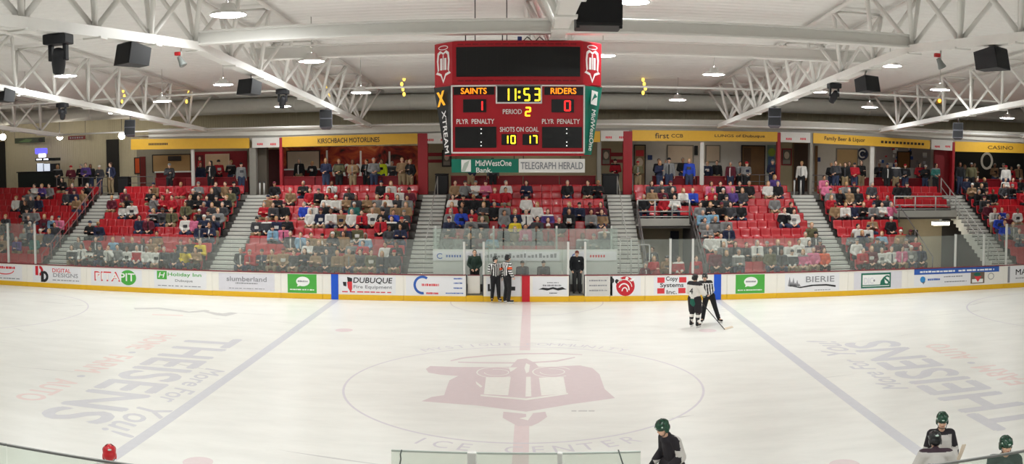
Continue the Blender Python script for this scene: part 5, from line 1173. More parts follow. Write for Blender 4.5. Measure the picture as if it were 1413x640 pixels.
def shoes_mesh(J, vox, m, name='shoes'):
    b = MB()
    for i in (0, 1): A, T = J['A'][i], J['T'][i]; b.cap(A + V((0, .035, -.04)), T + V((0, 0, .0)), .046, .042, m); b.cap(A + V((0, 0, -.04)), A + V((0, 0, .04)), .048, .046, m)
    return remesh(b, name, vox, 2, None, [m])
def hair_mesh(kind, M, m):
    b = MB()
    if kind == 'cap':
        b.ell((0, .01, .04), (.085, .103, .08), m, M, 16, 10); b.ell((0, -.1, .045), (.06, .055, .009), m, M, 12, 6); vox = .009
    elif kind == 'beanie': b.ell((0, .016, .05), (.088, .105, .09), m, M, 16, 10); b.lathe([(.08, 0), (.094, .004), (.094, .034), (.08, .04)], m, M @ Matrix.Translation((0, .014, .02)) @ Matrix.Scale(1.12, 4, (0, 1, 0)))
    else:
        b.ell((0, .026, .03), (.086, .098, .1), m, M, 16, 10)
        if kind == 'long': b.ell((0, .06, -.06), (.088, .055, .11), m, M); b.ell((0, .07, -.14), (.075, .04, .07), m, M); [b.ell((s * .075, .02, -.05), (.018, .04, .08), m, M) for s in (-1, 1)]
        else: b.ell((0, .055, -.03), (.07, .055, .06), m, M)
    return remesh(b, 'hair', .01, 2, None, [m])
def sp(lean, arms, hy=0, hp=-.05):
    y = lambda f: .07 - lean * f
    S = [(-.185, y(.42), 1.02 - lean * .05), (.185, y(.42), 1.02 - lean * .05)]
    if arms == 0: E, W = [(-.25, .05 - lean * .2, .77), (.25, .05 - lean * .2, .77)], [(-.1, -.15, .64), (.1, -.15, .66)]
    elif arms == 1: E, W = [(-.21, -.16, .66), (.21, -.16, .66)], [(-.045, -.33, .74), (.045, -.34, .75)]
    elif arms == 2: E, W = [(-.25, -.02, .79), (.25, -.02, .79)], [(.07, -.14, .82), (-.07, -.17, .86)]
    elif arms == 3: E, W = [(-.25, .04, .78), (.23, -.12, .84)], [(-.1, -.15, .64), (.06, -.19, 1.08)]
    return pose(P=(0, .08, .545), C=(0, y(.3), .86), N=(0, y(.46), 1.08), Hd=(0, y(.55) - .025, 1.235 - lean * .05), hy=hy, hp=hp, S=S, E=E, W=W, H=[(-.1, .05, .54), (.1, .05, .54)], K=[(-.17, -.24, .56), (.17, -.24, .56)], A=[(-.16, -.16, .13), (.16, -.16, .13)], T=[(-.17, -.29, .05), (.17, -.29, .05)], hn=[(0, -.3, 1), (0, -.3, 1)])
POSES = [sp(.1, 0), sp(.42, 1, .15), sp(.12, 2, -.3), sp(.15, 3, .2), sp(.2, 0, .55, .05), sp(.05, 0, -.5)]
STAND = [pose(), pose(E=[(-.25, .02, 1.14), (.25, .02, 1.14)], W=[(-.1, -.17, 1.08), (.09, -.2, 1.12)], hy=.3, hn=[(0, -.3, 1), (0, -.3, 1)]), pose(E=[(-.26, -.02, 1.15), (.25, .04, 1.14)], W=[(-.02, -.23, 1.22), (.2, -.1, .93)], hy=-.5, hn=[(0, -.3, 1), (1, 0, 0)])]
def top_zones(J):
    I = headM(J).inverted(); C, N, S = J['C'], J['N'], J['S']
    def f(c):
        cx = C.x; cy_ = C.y + (N.y - C.y) * (c.z - C.z) / max(.1, N.z - C.z)
        near = min((c - J['W'][i]).length for i in (0, 1))
        if near < .075: return 2                                  # cuffs
        if c.z > S[0].z + .01: return 3                           # shoulders and collar
        if c.y < cy_ - .06 and abs(c.x - cx) < .1 and abs(c.z - C.z + .02) < .075: return 1 if abs(c.x - cx) > .032 else 5      # chest print
        if c.y < cy_ - .04 and abs(c.x - cx) < .032: return 4     # front opening
        return 0
    return f
LIB = []
for J in POSES + STAND:
    M = headM(J); LIB.append(dict(body=body_mesh(J, .017, SK[0]), top=top_mesh(J, .02, CM['k'], .028, top_zones(J), [CM['k']] * 6), trousers=legs_mesh(J, .026, PANTK), shoes=shoes_mesh(J, .022, SHOE), **{h: hair_mesh(h, M, HAIRM[0]) for h in ('short', 'long', 'cap', 'beanie')}))
prng = random.Random(11)
def person(lib, loc, rz_, col, lab, grp, hair=None, hm=None, leg=None, sc=1.0):
    L_ = LIB[lib]; o = inst('person', L_['body'], None, loc, (0, 0, rz_), prng.choices(SK, (8, 3, 1))[0]); o.scale = (sc, sc, sc); ROOT[o.name] = V(loc)
    tag(o, lab, 'person', grp)
    tp = inst('top', L_['top'], o, mt=CM[col]); st = prng.random(); c2 = CM[prng.choice('kwgdnwk')]
    zone = {1: CM[col], 2: CM[col], 3: CM[col], 4: CM[col], 5: CM[col]}
    if st < .3: zone.update({4: c2, 5: c2})                              # open jacket
    elif st < .5: zone.update({1: c2, 5: c2})                     # chest print
    elif st < .68: zone.update({3: c2, 2: c2})                    # yoke and cuffs
    elif st < .76: zone.update({1: c2, 5: c2, 2: c2})
    for z_, m_ in zone.items(): tp.material_slots[z_].link = 'OBJECT'; tp.material_slots[z_].material = m_
    inst('trousers', L_['trousers'], o, mt=leg or prng.choice([JEANS, JEANS, PANTK, PANTK, KHAKI])); inst('shoes', L_['shoes'], o, mt=SHOE)
    h = hair or prng.choices(('short', 'long', 'cap', 'beanie'), (5, 3, 3, 1.2))[0]
    inst({'cap': 'cap', 'beanie': 'beanie'}.get(h, 'hair'), L_[h], o, mt=hm or (prng.choice([CM[c] for c in 'kkrwngmd']) if h in ('cap', 'beanie') else prng.choice(HAIRM)))
    return o
# heads seen in the stand, in ten strips of the photograph: x, y of the head and the colour of the top
CR = {0: """180,190w 217,197u 255,200g 315,180k 325,220d 365,210m 360,238n 400,230t 425,245t 435,210k 60,250w 100,250d 125,250d 150,243g 180,268n 105,285k 145,330g 185,330g 130,370d 225,340m 265,345c 300,340p 290,400d 75,450u 55,420d 120,410g 150,385n 150,460e 185,415t 225,420n 245,430n 20,470t 30,350d 420,385k 497,395n 335,465g 395,480w 350,550d 385,565d 440,550w 490,470d 10,400d 500,540d""",
140: """105,240m 125,265k 35,270m 140,285w 120,290w 225,220k 265,210t 270,250g 320,230r 395,205r 365,260r 330,265r 470,205g 420,285o 470,275k 510,260n 440,240k 520,300m 255,310k 305,320d 350,320o 180,360n 215,370m 410,355w 465,340k 460,380p 510,365n 530,340d 80,470c 120,475d 205,455d 260,440t 265,480t 30,500w 95,530g 130,530w 180,545r 230,540w 290,545w 355,510d 350,550d 410,500y 460,505t 495,545y 400,560d 440,570d 245,590w 300,590r 185,600g 60,580r 25,570r 330,600d 500,500k 70,545g 150,560d 390,530d 470,545k 200,500d""",
280: """30,215k 65,210d 105,210t 150,205k 205,205o 55,255k 100,255k 20,260k 130,260d 35,320g 125,320d 20,340n 45,370n 95,360d 75,380n 360,200k 410,210t 330,255t 380,250k 345,280d 365,300k 315,310r 485,280b 510,305w 310,370d 370,350n 430,375k 350,395c 410,390p 430,440d 495,460c 520,450t 150,575d 180,555r 210,560n 265,545t 270,590o 310,590d 395,560t 430,560d 455,565k 500,575t 520,590w 130,600g 505,225r 340,600d""",
420: """10,205k 60,205k 105,210r 150,200w 205,205d 435,195w 460,205w 385,205k 525,210m 90,270w 140,240w 180,255t 220,265d 230,275e 110,290k 320,250t 345,245g 375,270w 435,280t 400,255d 510,280t 530,250g 10,310w 50,325n 95,315w 150,320t 200,320w 265,325r 305,315w 355,320k 410,320b 465,315d 445,350k 400,360r 500,350k 500,320d 330,310t 130,415o 180,410d 220,410o 30,455t 55,460d 45,480w 160,450d 215,455t 275,450c 355,515o 405,500w 380,520d 450,520d 480,530k 120,560d 170,550t 60,570r 20,580t 105,590w 150,600w 225,590t 285,585d 350,590t 395,600d 210,570o 320,580k 450,600k 250,560g 300,545r 80,530d""",
560: """20,230r 40,265w 15,300r 10,330g 10,370n 5,410d 230,190t 285,190g 340,180w 395,185p 490,190w 430,235r 490,230r 390,240k 210,275k 265,280k 325,270k 390,280d 435,290k 490,290g 265,335b 330,325r 380,325o 320,385g 375,385d 490,395d 425,460c 525,410t 205,375n 250,460g 190,490d 240,500d 350,470m 350,420d 290,420d""",
700: """98,190n 295,185k 395,185k 455,185k 95,270w 145,290w 305,300n 365,300n 420,300m 475,310m 100,340w 80,330n 205,345u 260,350k 320,335k 430,345g 480,340t 150,350d 35,385y 95,400p 155,390g 225,395r 185,370m 0,330g 430,430d 440,450d 500,450g 480,420d""",
840: """200,200d 250,205d 290,190d 200,240t 235,235m 265,260r 300,235k 330,255w 365,225w 405,215b 485,190p 520,195k 490,230r 520,265k 430,305g 475,315c 515,290k 515,340c 510,380g 490,420g 500,460w 150,245k""",
980: """35,190p 95,200u 45,215k 125,190k 165,180k 150,220d 20,260k 25,285k 70,265d 130,285k 85,310d 300,180w 350,180k 315,165u 305,260g 10,350g 410,285k 385,335k 430,330w 15,370g 70,380n 10,440w 60,475g 20,530m 170,470d 150,470d 240,470w 300,480d 310,515o 360,500w 430,500w 460,470w 490,520p 500,420o 520,440d 45,580d 15,600k 60,590o 340,600d 510,570O 380,480d 400,590d 130,510g 350,575o""",
1110: """330,185d 445,200k 500,200k 75,170p 80,210p 215,185g 100,225g 260,190k 190,230k 120,265r 300,255r 270,280k 150,300t 200,310w 280,300n 320,305g 360,305w 420,300p 355,350t 405,355k 390,280d 260,390w 290,400w 270,430n 225,430g 400,440c 350,470d 245,480w 310,505m 270,530r 470,430t 500,430d 480,490m 425,500w 420,530w 360,545p 320,550g 295,565y 480,540g 525,570n 495,470d 35,530p 90,520m 60,580O 110,580r 20,490w 230,210t 250,240k 340,260k""",
1263: """220,180n 270,220k 320,215k 345,230k 385,220k 345,260d 430,165w 480,130r 410,335b 395,400b 380,370b 360,350w 480,410g 510,430g 515,340w 340,185k 500,180k 330,350m 5,500r 0,540d 50,600n 310,320m 270,180k 300,190t 440,200d 470,215k 520,220r"""}
seat_of = {}
for x0, s in CR.items():
    for e in s.split():
        c = e[-1]; a, b_ = e[:-1].split(','); u, v = x0 + float(a) / 3.553, 200 + float(b_) / 3.553
        best = None
        for i in range(NR):
            Y = ry(i) + .02; Z = tz(i) + 1.22; X = at(u, v, Y).x; pv = px(X, Y, Z)[1]
            for k in range(len(BLK)):
                for x in SEATS.get((k, i), ()):
                    if (k, i, round(x, 2)) in seat_of: continue
                    d = abs(pv - v) * .10 + abs(x - X) * 1.0
                    if best is None or d < best[0]: best = (d, k, i, round(x, 2))
        if best and best[0] < 2.2: seat_of[best[1:]] = c
# the seats taken, with a true ordinal in each row
rows = {}
for (k, i, x), c in seat_of.items(): rows.setdefault((k, i), []).append((x, c))
NPEOPLE = 0; NIND = 212; REAR = []
for (k, i), L_ in sorted(rows.items(), key=lambda q: (q[0][1], q[0][0])):
    L_.sort()
    for j, (x, c) in enumerate(L_):
        if NPEOPLE >= NIND: REAR.append((k, i, x, c)); continue
        nm = BLK[k][2]
        lab = 'person in %s top seated %s from left, %s row down, %s' % (CLO[c][0], ordn(j), ordn(NR - 1 - i), nm)
        lib = prng.choices(range(6), (4, 2.5, 2, 1.2, 1.5, 1.5))[0]
        person(lib, (x, ry(i) + .03, tz(i)), prng.uniform(-.12, .12) - math.atan2(x, 40) * .5 * prng.random(), c, lab, 'spectators seated in the stand', sc=prng.uniform(.98, 1.07)); NPEOPLE += 1
print('SPECTATORS', NPEOPLE, len(REAR))
def lite(me, ratio):
    ob = bpy.data.objects.new('tmp', me); COL.objects.link(ob); md = ob.modifiers.new('d', 'DECIMATE'); md.ratio = ratio
    dg = bpy.context.evaluated_depsgraph_get(); dg.update(); m2 = ob.evaluated_get(dg).to_mesh()
    r = ([v.co.copy() for v in m2.vertices], [tuple(p.vertices) for p in m2.polygons]); ob.evaluated_get(dg).to_mesh_clear(); bpy.data.objects.remove(ob); return r
LITE = [{q: lite(me, .22 if q == 'body' else .3) for q, me in L_.items()} for L_ in LIB[:6]]
cv, cf, cm, cmats = [], [], [], []
for k, i, x, c in REAR:
    T_ = LITE[prng.choices(range(6), (4, 2.5, 2, 1.2, 1.5, 1.5))[0]]; M_ = Matrix.Translation((x, ry(i) + .03, tz(i))) @ Matrix.Rotation(prng.uniform(-.15, .15), 4, 'Z')
    h = prng.choices(('short', 'long', 'cap', 'beanie'), (5, 3, 3, 1.2))[0]
    for q, mt in (('body', prng.choices(SK, (8, 3, 1))[0]), ('top', CM[c]), ('trousers', prng.choice([JEANS, PANTK, PANTK, KHAKI])), ('shoes', SHOE), (h, prng.choice([CM[z] for z in 'kkrwngmd']) if h in ('cap', 'beanie') else prng.choice(HAIRM))):
        if mt not in cmats: cmats.append(mt)
        o_ = len(cv); vs, fs = T_[q]; cv += [M_ @ p for p in vs]; cf += [[a + o_ for a in f] for f in fs]; cm += [cmats.index(mt)] * len(fs)
me = bpy.data.meshes.new('seated_crowd'); me.from_pydata(cv, [], cf)
for mt in cmats: me.materials.append(mt)
me.polygons.foreach_set('material_index', cm); me.polygons.foreach_set('use_smooth', [True] * len(cf)); me.update()
inst('seated_crowd', me); tag(bpy.data.objects['seated_crowd'], 'seated spectators filling the upper rows of the stand', 'crowd', None, 'stuff'); ROOT['seated_crowd'] = V((0, 0, 0))
# people standing on the upper walkway: photo x, depth, colour, what they stand by
UP = [(80, 21.9, 'k', 'beside the dark bar counter', None), (98, 21.9, 'm', 'at the far left rail beside the bar counter', None), (112, 22.1, 'k', 'at the far left rail, taller of a trio', None), (118.5, 21.8, 'u', 'at the far left rail, middle of a trio', None), (125, 22.2, 'k', 'at the far left rail, right of a trio', None), (137.5, 21.9, 'd', 'at the right end of the far left rail', JEANS), (153, 21.1, 'n', 'in front of the dark panel beside a black bin', KHAKI),
      (234, 21.3, 'd', 'in front of the tan serving window', None), (291, 21.3, 'k', 'below the pale window of the leftmost bay', None), (333, 21.2, 'g', 'beside the grey column right of the leftmost bay', None), (302, 23.0, 'r', 'behind the parapet of the leftmost bay', None), (319, 23.0, 'k', 'behind the parapet at the right of the leftmost bay', None), (277, 23.0, 'n', 'behind the parapet beside the player poster', None),
      (431, 23.3, 'k', 'behind the counter of the serving window by the mural', None), (413, 23.4, 'k', 'behind the left part of the counter by the mural', None), (450, 21.2, 'n', 'in front of the counter by the orange mural', JEANS), (468, 21.4, 'o', 'before the white script of the mural, leftmost', None), (487, 21.1, 't', 'with tan trousers in front of the mural parapet', KHAKI), (506, 21.5, 'k', 'before the mural in dark clothes left of a neon vest', None), (516, 21.0, 'g', 'in front of the mural parapet below the neon vest', JEANS), (527, 22.6, 'Y', 'behind the parapet of the orange mural', None), (541, 22.7, 'd', 'behind the mural parapet right of the neon vest', None), (555, 21.4, 't', 'at the right part of the mural bay', None), (566, 21.3, 'k', 'beside the thick red column right of the mural', None), (561, 22.8, 'g', 'behind the parapet near the thick red column', None),
      (650, 21.2, 'n', 'under the green hanging banner', None), (680, 21.3, 'd', 'under the right end of the green hanging banner', None), (849, 21.9, 'r', 'behind the black table box right of the scoreboard', None),
      (880, 21.4, 'o', 'in front of the dark-framed door', None), (909, 23.0, 'k', 'behind the parapet left in the white-walled bay', None), (919, 23.1, 'k', 'behind the parapet below the pale wall board', None), (910, 21.3, 'n', 'in front of the white-walled bay, leftmost', None), (923, 21.3, 'g', 'in front of the white-walled bay, middle', None), (951, 21.3, 'b', 'in front of the white-walled bay near the slim post', None), (942, 23.0, 'k', 'behind the parapet left of the slim white post', None), (976, 23.0, 'n', 'just right of the slim white post', None), (989, 23.0, 'k', 'behind the parapet left of the wooden door', None),
      (1008, 21.5, 'm', 'left of the wooden door in front of a red cap', None), (1021, 21.6, 'g', 'before the left edge of the wooden door', None), (1030, 21.2, 'g', 'in front of the wooden door', PANTK), (1066, 21.5, 'n', 'beside the thin red column at the mural strip', None), (1106, 21.2, 'w', 'in front of the dark brown doorway', PANTK),
      (1147, 21.6, 'k', 'left of the tan framed board', None), (1159, 21.8, 'k', 'below the tan framed board', None), (1153, 21.1, 'd', 'at the front below the tan framed board', None), (1166, 21.2, 'k', 'in front of the round logo bay, middle', None), (1172, 22.3, 'd', 'below the right edge of the tan framed board', None), (1179, 21.2, 'r', 'below the round navy logo', None), (1188, 21.8, 'k', 'right below the round navy logo', None), (1213, 22.8, 'k', 'behind the white-fronted counter of the shop', None), (1224, 21.2, 'k', 'in front of the shop counter, left', None), (1236, 21.3, 'd', 'in front of the shop counter, middle', None), (1249, 21.3, 'k', 'in front of the shop display, right', None), (1269, 22.6, 'r', 'beside the shop display', None), (1277, 21.6, 'k', 'left of the wide dark red panel', None), (1291, 20.95, 'e', 'in front of the wide dark red panel', None),
      (1324, 21.3, 'k', 'at the left of the black-walled bay', None), (1331, 22.6, 'g', 'behind the parapet left in the black-walled bay', None), (1344, 22.6, 't', 'behind the parapet left of the white ring logo', None), (1340, 21.2, 'o', 'in front of the black-walled bay', None), (1372, 22.7, 't', 'behind the parapet below the white ring logo', None), (1384, 22.7, 'd', 'behind the parapet right of the white ring logo', None), (1395, 22.7, 'r', 'behind the parapet at the right end', None), (1405, 22.7, 't', 'behind the parapet at the right edge of the view', None), (1388, 21.1, 'w', 'in front of the parapet right of the white ring logo', None)]
for u, Y, c, where, leg in UP:
    X = at(u, 245, Y).x
    person(6 + prng.randrange(3), (X, Y, TOPZ), prng.uniform(-.5, .5) - math.atan2(X, 45) * .6 if c != 't' else prng.uniform(-.4, .4), c, 'person in %s top standing %s' % (CLO[c][0], where), 'people on the upper walkway', leg=leg, sc=prng.uniform(.94, 1.05))
# people in and before the centre tunnel
for u, Y, Z, c, lab in ((900, 17.5, .02, 'd', 'person in charcoal top standing deep in the centre tunnel'), (920, 14.0, .02, 't', 'person in tan top left of the gate glass posts in the centre tunnel'), (936, 13.8, .02, 'r', 'person in red top between the glass posts of the centre tunnel'), (960.5, 13.9, .02, 'r', 'person in red top just right of the centre tunnel glass'), (902, 13.9, .02, 'r', 'person in red top left of the tunnel glass, standing taller'), (890, 13.6, -.02, 'm', 'person in maroon top at the foot of the steps right of centre')):
    p = at(u, 360, Y); person(6 + prng.randrange(3), (p.x, Y, Z), prng.uniform(-.4, .4), c, lab, 'people by the centre tunnel', sc=.98 if u != 890 else .86)
# ------------------------------------------------------------------ officials, players and staff
STRW, STRK = mat('stripe_white', (232, 230, 228), .7), mat('stripe_black', (24, 24, 27), .7)
JW = mat('jersey_white', (226, 222, 216), .75); JK = mat('jersey_black', (34, 30, 36), .75); JG = mat('jersey_green', (24, 92, 76), .75); JDG = mat('jersey_dark_green', (34, 58, 54), .75); JGREY = mat('jersey_grey', (196, 192, 188), .75)
HELG = mat('helmet_green', (20, 66, 46), .25, spec=.6); HELK = mat('helmet_black', (26, 28, 30), .3, spec=.5); HELR = mat('helmet_red', (196, 34, 44), .3, spec=.5); VENT = mat('helmet_vent', (10, 22, 18), .6); DECAL = mat('helmet_decal', (196, 214, 204), .4)
BLADE = mat('skate_blade', (200, 202, 206), .25, metal=.8); BOOT = mat('skate_boot', (24, 24, 26), .4); BOOTW = mat('skate_holder', (228, 226, 222), .4); VISOR = glass('visor', (220, 228, 228), .08, .1)
GLOVE = mat('glove_black', (30, 30, 32), .7); ORANGE = mat('armband_orange', (238, 88, 34), .6); TAPE = mat('stick_tape', (222, 206, 186), .8); SHAFT = mat('stick_shaft', (40, 36, 36), .4)
def sh(J, dz):                                    # raise a pose onto its skates
    for q in J:
        if isinstance(J[q], V) and q not in (): J[q] = J[q] + V((0, 0, dz))
        elif isinstance(J[q], list) and q not in ('hd', 'hn'): J[q] = [x + V((0, 0, dz)) for x in J[q]]
    return J
def helmet(o, M, m, vents=True, visor=False, name='helmet'):
    b = MB(); b.ell((0, .008, .045), (.098, .122, .096), m, M, 20, 12); b.ell((0, .05, -.01), (.094, .078, .08), m, M, 16, 10)
    for s in (-1, 1): b.ell((s * .088, .018, -.03), (.016, .042, .05), m, M, 10, 8)
    b.ell((0, -.085, .048), (.074, .032, .022), m, M, 14, 8)
    h = inst(name, remesh(b, 'helmet', .0075, 2, None, [m]), o)
    if vents:
        b = MB()
        for dx, dy, dz_, w, l, mt in ((-.4, -.3, .86, .011, .03, VENT), (.4, -.3, .86, .011, .03, VENT), (-.4, .35, .85, .011, .03, VENT), (.4, .35, .85, .011, .03, VENT), (-.93, -.1, .35, .01, .026, VENT), (.93, -.1, .35, .01, .026, VENT), (-.9, -.42, .1, .014, .014, DECAL), (.9, -.42, .1, .014, .014, DECAL), (0, -.99, .12, .024, .011, DECAL), (0, .98, .2, .028, .014, DECAL), (0, -.5, .86, .01, .03, VENT)):
            d = V((dx, dy, dz_)).normalized(); c = V((.0 + .098 * d.x, .008 + .122 * d.y, .045 + .096 * d.z)); n_ = V((d.x / .098, d.y / .122, d.z / .096)).normalized()
            Q = M @ Matrix.Translation(c - n_ * .0015) @ n_.to_track_quat('Z', 'Y').to_matrix().to_4x4(); b.ell((0, 0, 0), (w, l, .005), mt, Q, 10, 6)
        b.build('vents', h)
    b = MB(); b.tube([M @ V(q) for q in ((-.08, -.0, -.05), (-.06, -.05, -.1), (0, -.06, -.118), (.06, -.05, -.1), (.08, 0, -.05))], .006, JK if m is not HELK else STRK, 6); b.build('chin_strap', h)
    if visor:
        b = MB(); vs = []; n = 13
        for k in range(n):
            a = -1.15 + 2.3 * k / (n - 1)
            for z, r in ((.045, .122), (-.035, .13)): vs.append(M @ V((math.sin(a) * r * .84, -math.cos(a) * r, z)))
        b.add(vs, [(2 * k, 2 * k + 1, 2 * k + 3, 2 * k + 2) for k in range(n - 1)], VISOR, True); b.build('visor', h)
    return h
def skates(o, J):
    for i in (0, 1):
        A, T = J['A'][i], J['T'][i]; b = MB(); b.cap(A + V((0, .03, -.05)), T + V((0, .0, -.01)), .046, .042, BOOT); b.cap(A + V((0, .01, -.05)), A + V((0, .01, .1)), .054, .052, BOOT)
        s = inst('skate', remesh(b, 'skate_boot', .011, 2, None, [BOOT]), o)
        d = (T - A); d.z = 0; d.normalize(); a = V((-d.y, d.x, 0)); h0 = A - d * .05; h1 = T + d * .04; zt_ = A.z - .075
        q = lambda p, z, w: [p - a * w + V((0, 0, z - p.z)), p + a * w + V((0, 0, z - p.z))]
        b = MB(); b.add(q(h0 + d * .02, zt_ + .0, .022) + q(h1 - d * .03, zt_ + .0, .022) + q(h0, zt_ - .05, .008) + q(h1, zt_ - .05, .008), [(0, 1, 3, 2), (4, 6, 7, 5), (0, 4, 5, 1), (2, 3, 7, 6), (0, 2, 6, 4), (1, 5, 7, 3)], BOOTW); b.build('holder', s)
        b = MB(); b.add(q(h0, zt_ - .05, .004) + q(h1, zt_ - .05, .004) + q(h0, zt_ - .085, .003) + q(h1 - d * .01, zt_ - .085, .003), [(0, 1, 3, 2), (4, 6, 7, 5), (0, 4, 5, 1), (2, 3, 7, 6), (0, 2, 6, 4), (1, 5, 7, 3)], BLADE); b.build('blade', s)
def gloves(o, J, m):
    for i in (0, 1):
        b = MB(); W = J['W'][i]; d = (J['hd'][i] or (W - J['E'][i])).normalized(); n = J['hn'][i]; s = -1 if i == 0 else 1
        b.cap(W - d * .1, W + d * .0, .062, .05, m, 1, 12)
        n = (n - n.dot(d) * d).normalized(); a = d.cross(n) * s
        for qq in (-.03, 0, .03): b.cap(W + d * .01 + a * qq, W + d * .08 + a * qq, .026, .024, m, 1, 8)
        for qq in (-.036, -.012, .012, .036):
            p0 = W + d * .085 + a * qq; p1 = p0 + (d * .8 - n * .6) * .045; p2 = p1 + (d * .2 - n) * .04; b.cap(p0, p1, .018, .017, m, 1, 8); b.cap(p1, p2, .017, .015, m, 1, 8)
        p0 = W + d * .03 - a * .04; b.cap(p0, p0 + (d * .7 - a * .5 - n * .5) * .06, .022, .018, m, 1, 8)
        inst('glove', remesh(b, 'glove', .009, 2, None, [m]), o)
def hero(loc, yaw, J, lab, paint, mats, r=.03, bulk=1.0, leg=(PANTK, .025, 1.0), socks=None, helm=None, skate=True, glove=None, visor=False, skin=0, hairk=None, grp=None, hem=None, scale=1.0, hairm=None, tname='jersey', vox=.0125):
    o = inst('person', body_mesh(J, .0095, SK[skin]), None, loc, (0, 0, yaw)); o.scale = (scale,) * 3; ROOT[o.name] = V((0, 0, 0)); tag(o, lab, 'person', grp)
    inst(tname, top_mesh(J, vox, mats[0], r, paint, mats, tname, bulk, hem, 1.22 if hem and hem < -.1 else 1.0), o)
    if leg: inst('trousers', legs_mesh(J, .0135, leg[0], leg[1], None, [leg[0]], 'trousers', leg[2], 1.0 if leg[1] < .04 else 1.12), o)
    if socks:
        b = MB()
        for i in (0, 1): b.cap(J['K'][i] + V((0, 0, .04)), J['K'][i].lerp(J['A'][i], .3), .08, .086, socks[0], 1, 12); b.cap(J['K'][i].lerp(J['A'][i], .3), J['A'][i] + V((0, 0, .06)), .086, .062, socks[0], 1, 12)
        ka = J['K'][0].z; aa = J['A'][0].z
        inst('socks', remesh(b, 'socks', .012, 2, lambda c: 1 if (.12 < (c.z - aa) < .2 or .29 < (c.z - aa) < .33) else 0, socks), o)
    if skate: skates(o, J)
    else: inst('shoes', shoes_mesh(J, .012, SHOE), o)
    if helm: helmet(o, headM(J), helm, True, visor)
    elif hairk: inst('hair', hair_mesh(hairk, headM(J), hairm or HAIRM[0]), o)
    if glove: gloves(o, J, glove)
    return o
DZ = .105
def stripes(c):
    if abs(c.x) > .24 or c.z > 1.56: return int(math.floor((c.z) / .045)) % 2
    return int(math.floor((c.x + .0225) / .045)) % 2
def aim(dx, dy): return math.atan2(dx, -dy)
STAND_R = dict(K=[(-.11, -.03, .5), (.12, -.03, .5)], A=[(-.13, .02, .09), (.15, .02, .09)], T=[(-.17, -.14, .04), (.2, -.13, .04)])
# referees at the boards
J = sh(pose(E=[(-.27, -.1, 1.2), (.26, .04, 1.14)], W=[(-.06, -.17, 1.5), (.27, -.07, .9)], hd=[(.35, 0, .9), None], hn=[(-.6, -.8, .2), (1, 0, 0)], hy=.35, hp=-.2, **STAND_R), DZ)
p = onz(683.5, 417.5); r1 = hero((p.x, p.y, 0), aim(.25, -1), J, 'referee at the boards raising a hand to the face, left of the two', stripes, [STRW, STRK], .028, helm=HELK, grp='referees at the boards', hem=.05)
J = sh(pose(E=[(-.26, .03, 1.15), (.27, -.02, 1.16)], W=[(-.24, -.12, .94), (.2, -.2, 1.02)], hy=-.3, **STAND_R), DZ)
p = onz(700, 419.5); r2 = hero((p.x, p.y, 0), aim(.75, .45), J, 'referee at the boards with orange armband and black helmet, right of the two', stripes, [STRW, STRK], .028, helm=HELK, grp='referees at the boards', scale=1.05, hem=.05)
for o, i in ((r1, 1), (r2, 0)):
    JJ = sh(pose(E=[(-.27, -.1, 1.2), (.26, .04, 1.14)]), DZ) if o is r1 else sh(pose(E=[(-.26, .03, 1.15), (.27, -.02, 1.16)]), DZ)
    b = MB(); S_, E_ = JJ['S'][i], JJ['E'][i]; b.tube([S_.lerp(E_, .42), S_.lerp(E_, .7)], .094, ORANGE, 14, .088); b.build('armband', o)
# skater with number 4, back to the camera, and the linesman holding him
def pw(c):
    if c.z > 1.5: return 1
    if c.z < 1.04: return 2
    if abs(c.x) > .25 and c.z < 1.12: return 2 if c.z > 1.05 else 1
    return 0
J = sh(pose(E=[(-.3, -.06, 1.14), (.3, -.06, 1.14)], W=[(-.22, -.28, 1.0), (.2, -.3, 1.0)], hy=-.25, hp=.1, K=[(-.12, -.06, .5), (.12, -.06, .5)], A=[(-.13, .02, .09), (.13, .0, .09)], T=[(-.15, -.14, .04), (.16, -.16, .04)]), DZ)
p = onz(958, 453); yw = aim(.55, .62)
o = hero((p.x, p.y, 0), yw, J, 'skater in white jersey with black shoulders and number four, back turned', pw, [JW, JK, JG], .045, 1.05, (JK, .055, .12), (JW, JK), HELK, glove=GLOVE, grp=None, hem=-.3)
b = MB(); b.text('4', frame((0, .215, 1.235 + DZ - .03), (-1, 0, 0), (0, -.05, 1)), 0, 0, JK, h=.2, w=.13, z=.004); b.build('number', o)
def stick(name_lab, top, heel, toe_, grp=None, taped=True):
    top, heel, toe_ = V(top), V(heel), V(toe_)
    t = thing('hockey_stick', name_lab, 'hockey stick', heel, grp); d = (top - heel)
    MB().tube([heel, top], .016, SHAFT, 6).build('shaft', t); b = MB(); e = (toe_ - heel); n = 5; vs = []
    up = d.normalized(); side = e.cross(up).normalized()
    for k in range(n + 1):
        q = heel + e * (k / n) + side * .03 * math.sin(k / n * 1.6)
        for w in (-.006, .006):
            for z in (0, .068): vs.append(q + side * w + up * (z - .01))
    fs = []
    for k in range(n):
        a = 4 * k; c = a + 4; fs += [(a, c, c + 1, a + 1), (a + 2, a + 3, c + 3, c + 2), (a, a + 2, c + 2, c), (a + 1, c + 1, c + 3, a + 3)]
    fs += [(0, 1, 3, 2), (4 * n, 4 * n + 2, 4 * n + 3, 4 * n + 1)]
    b.add(vs, fs, TAPE if taped else SHAFT); b.build('blade', t); MB().tube([top - d.normalized() * .1, top], .019, TAPE, 8).build('grip', t)
R = Matrix.Translation(p) @ Matrix.Rotation(yw, 4, 'Z'); hand = R @ (J['W'][1] + V((0, -.08, -.03)))
heel = onz(1000, 454.5, .012); toe = onz(1011, 452, .012)
stick('hockey stick reaching from the number four skater to the ice', hand + (hand - heel).normalized() * .28, heel, toe)
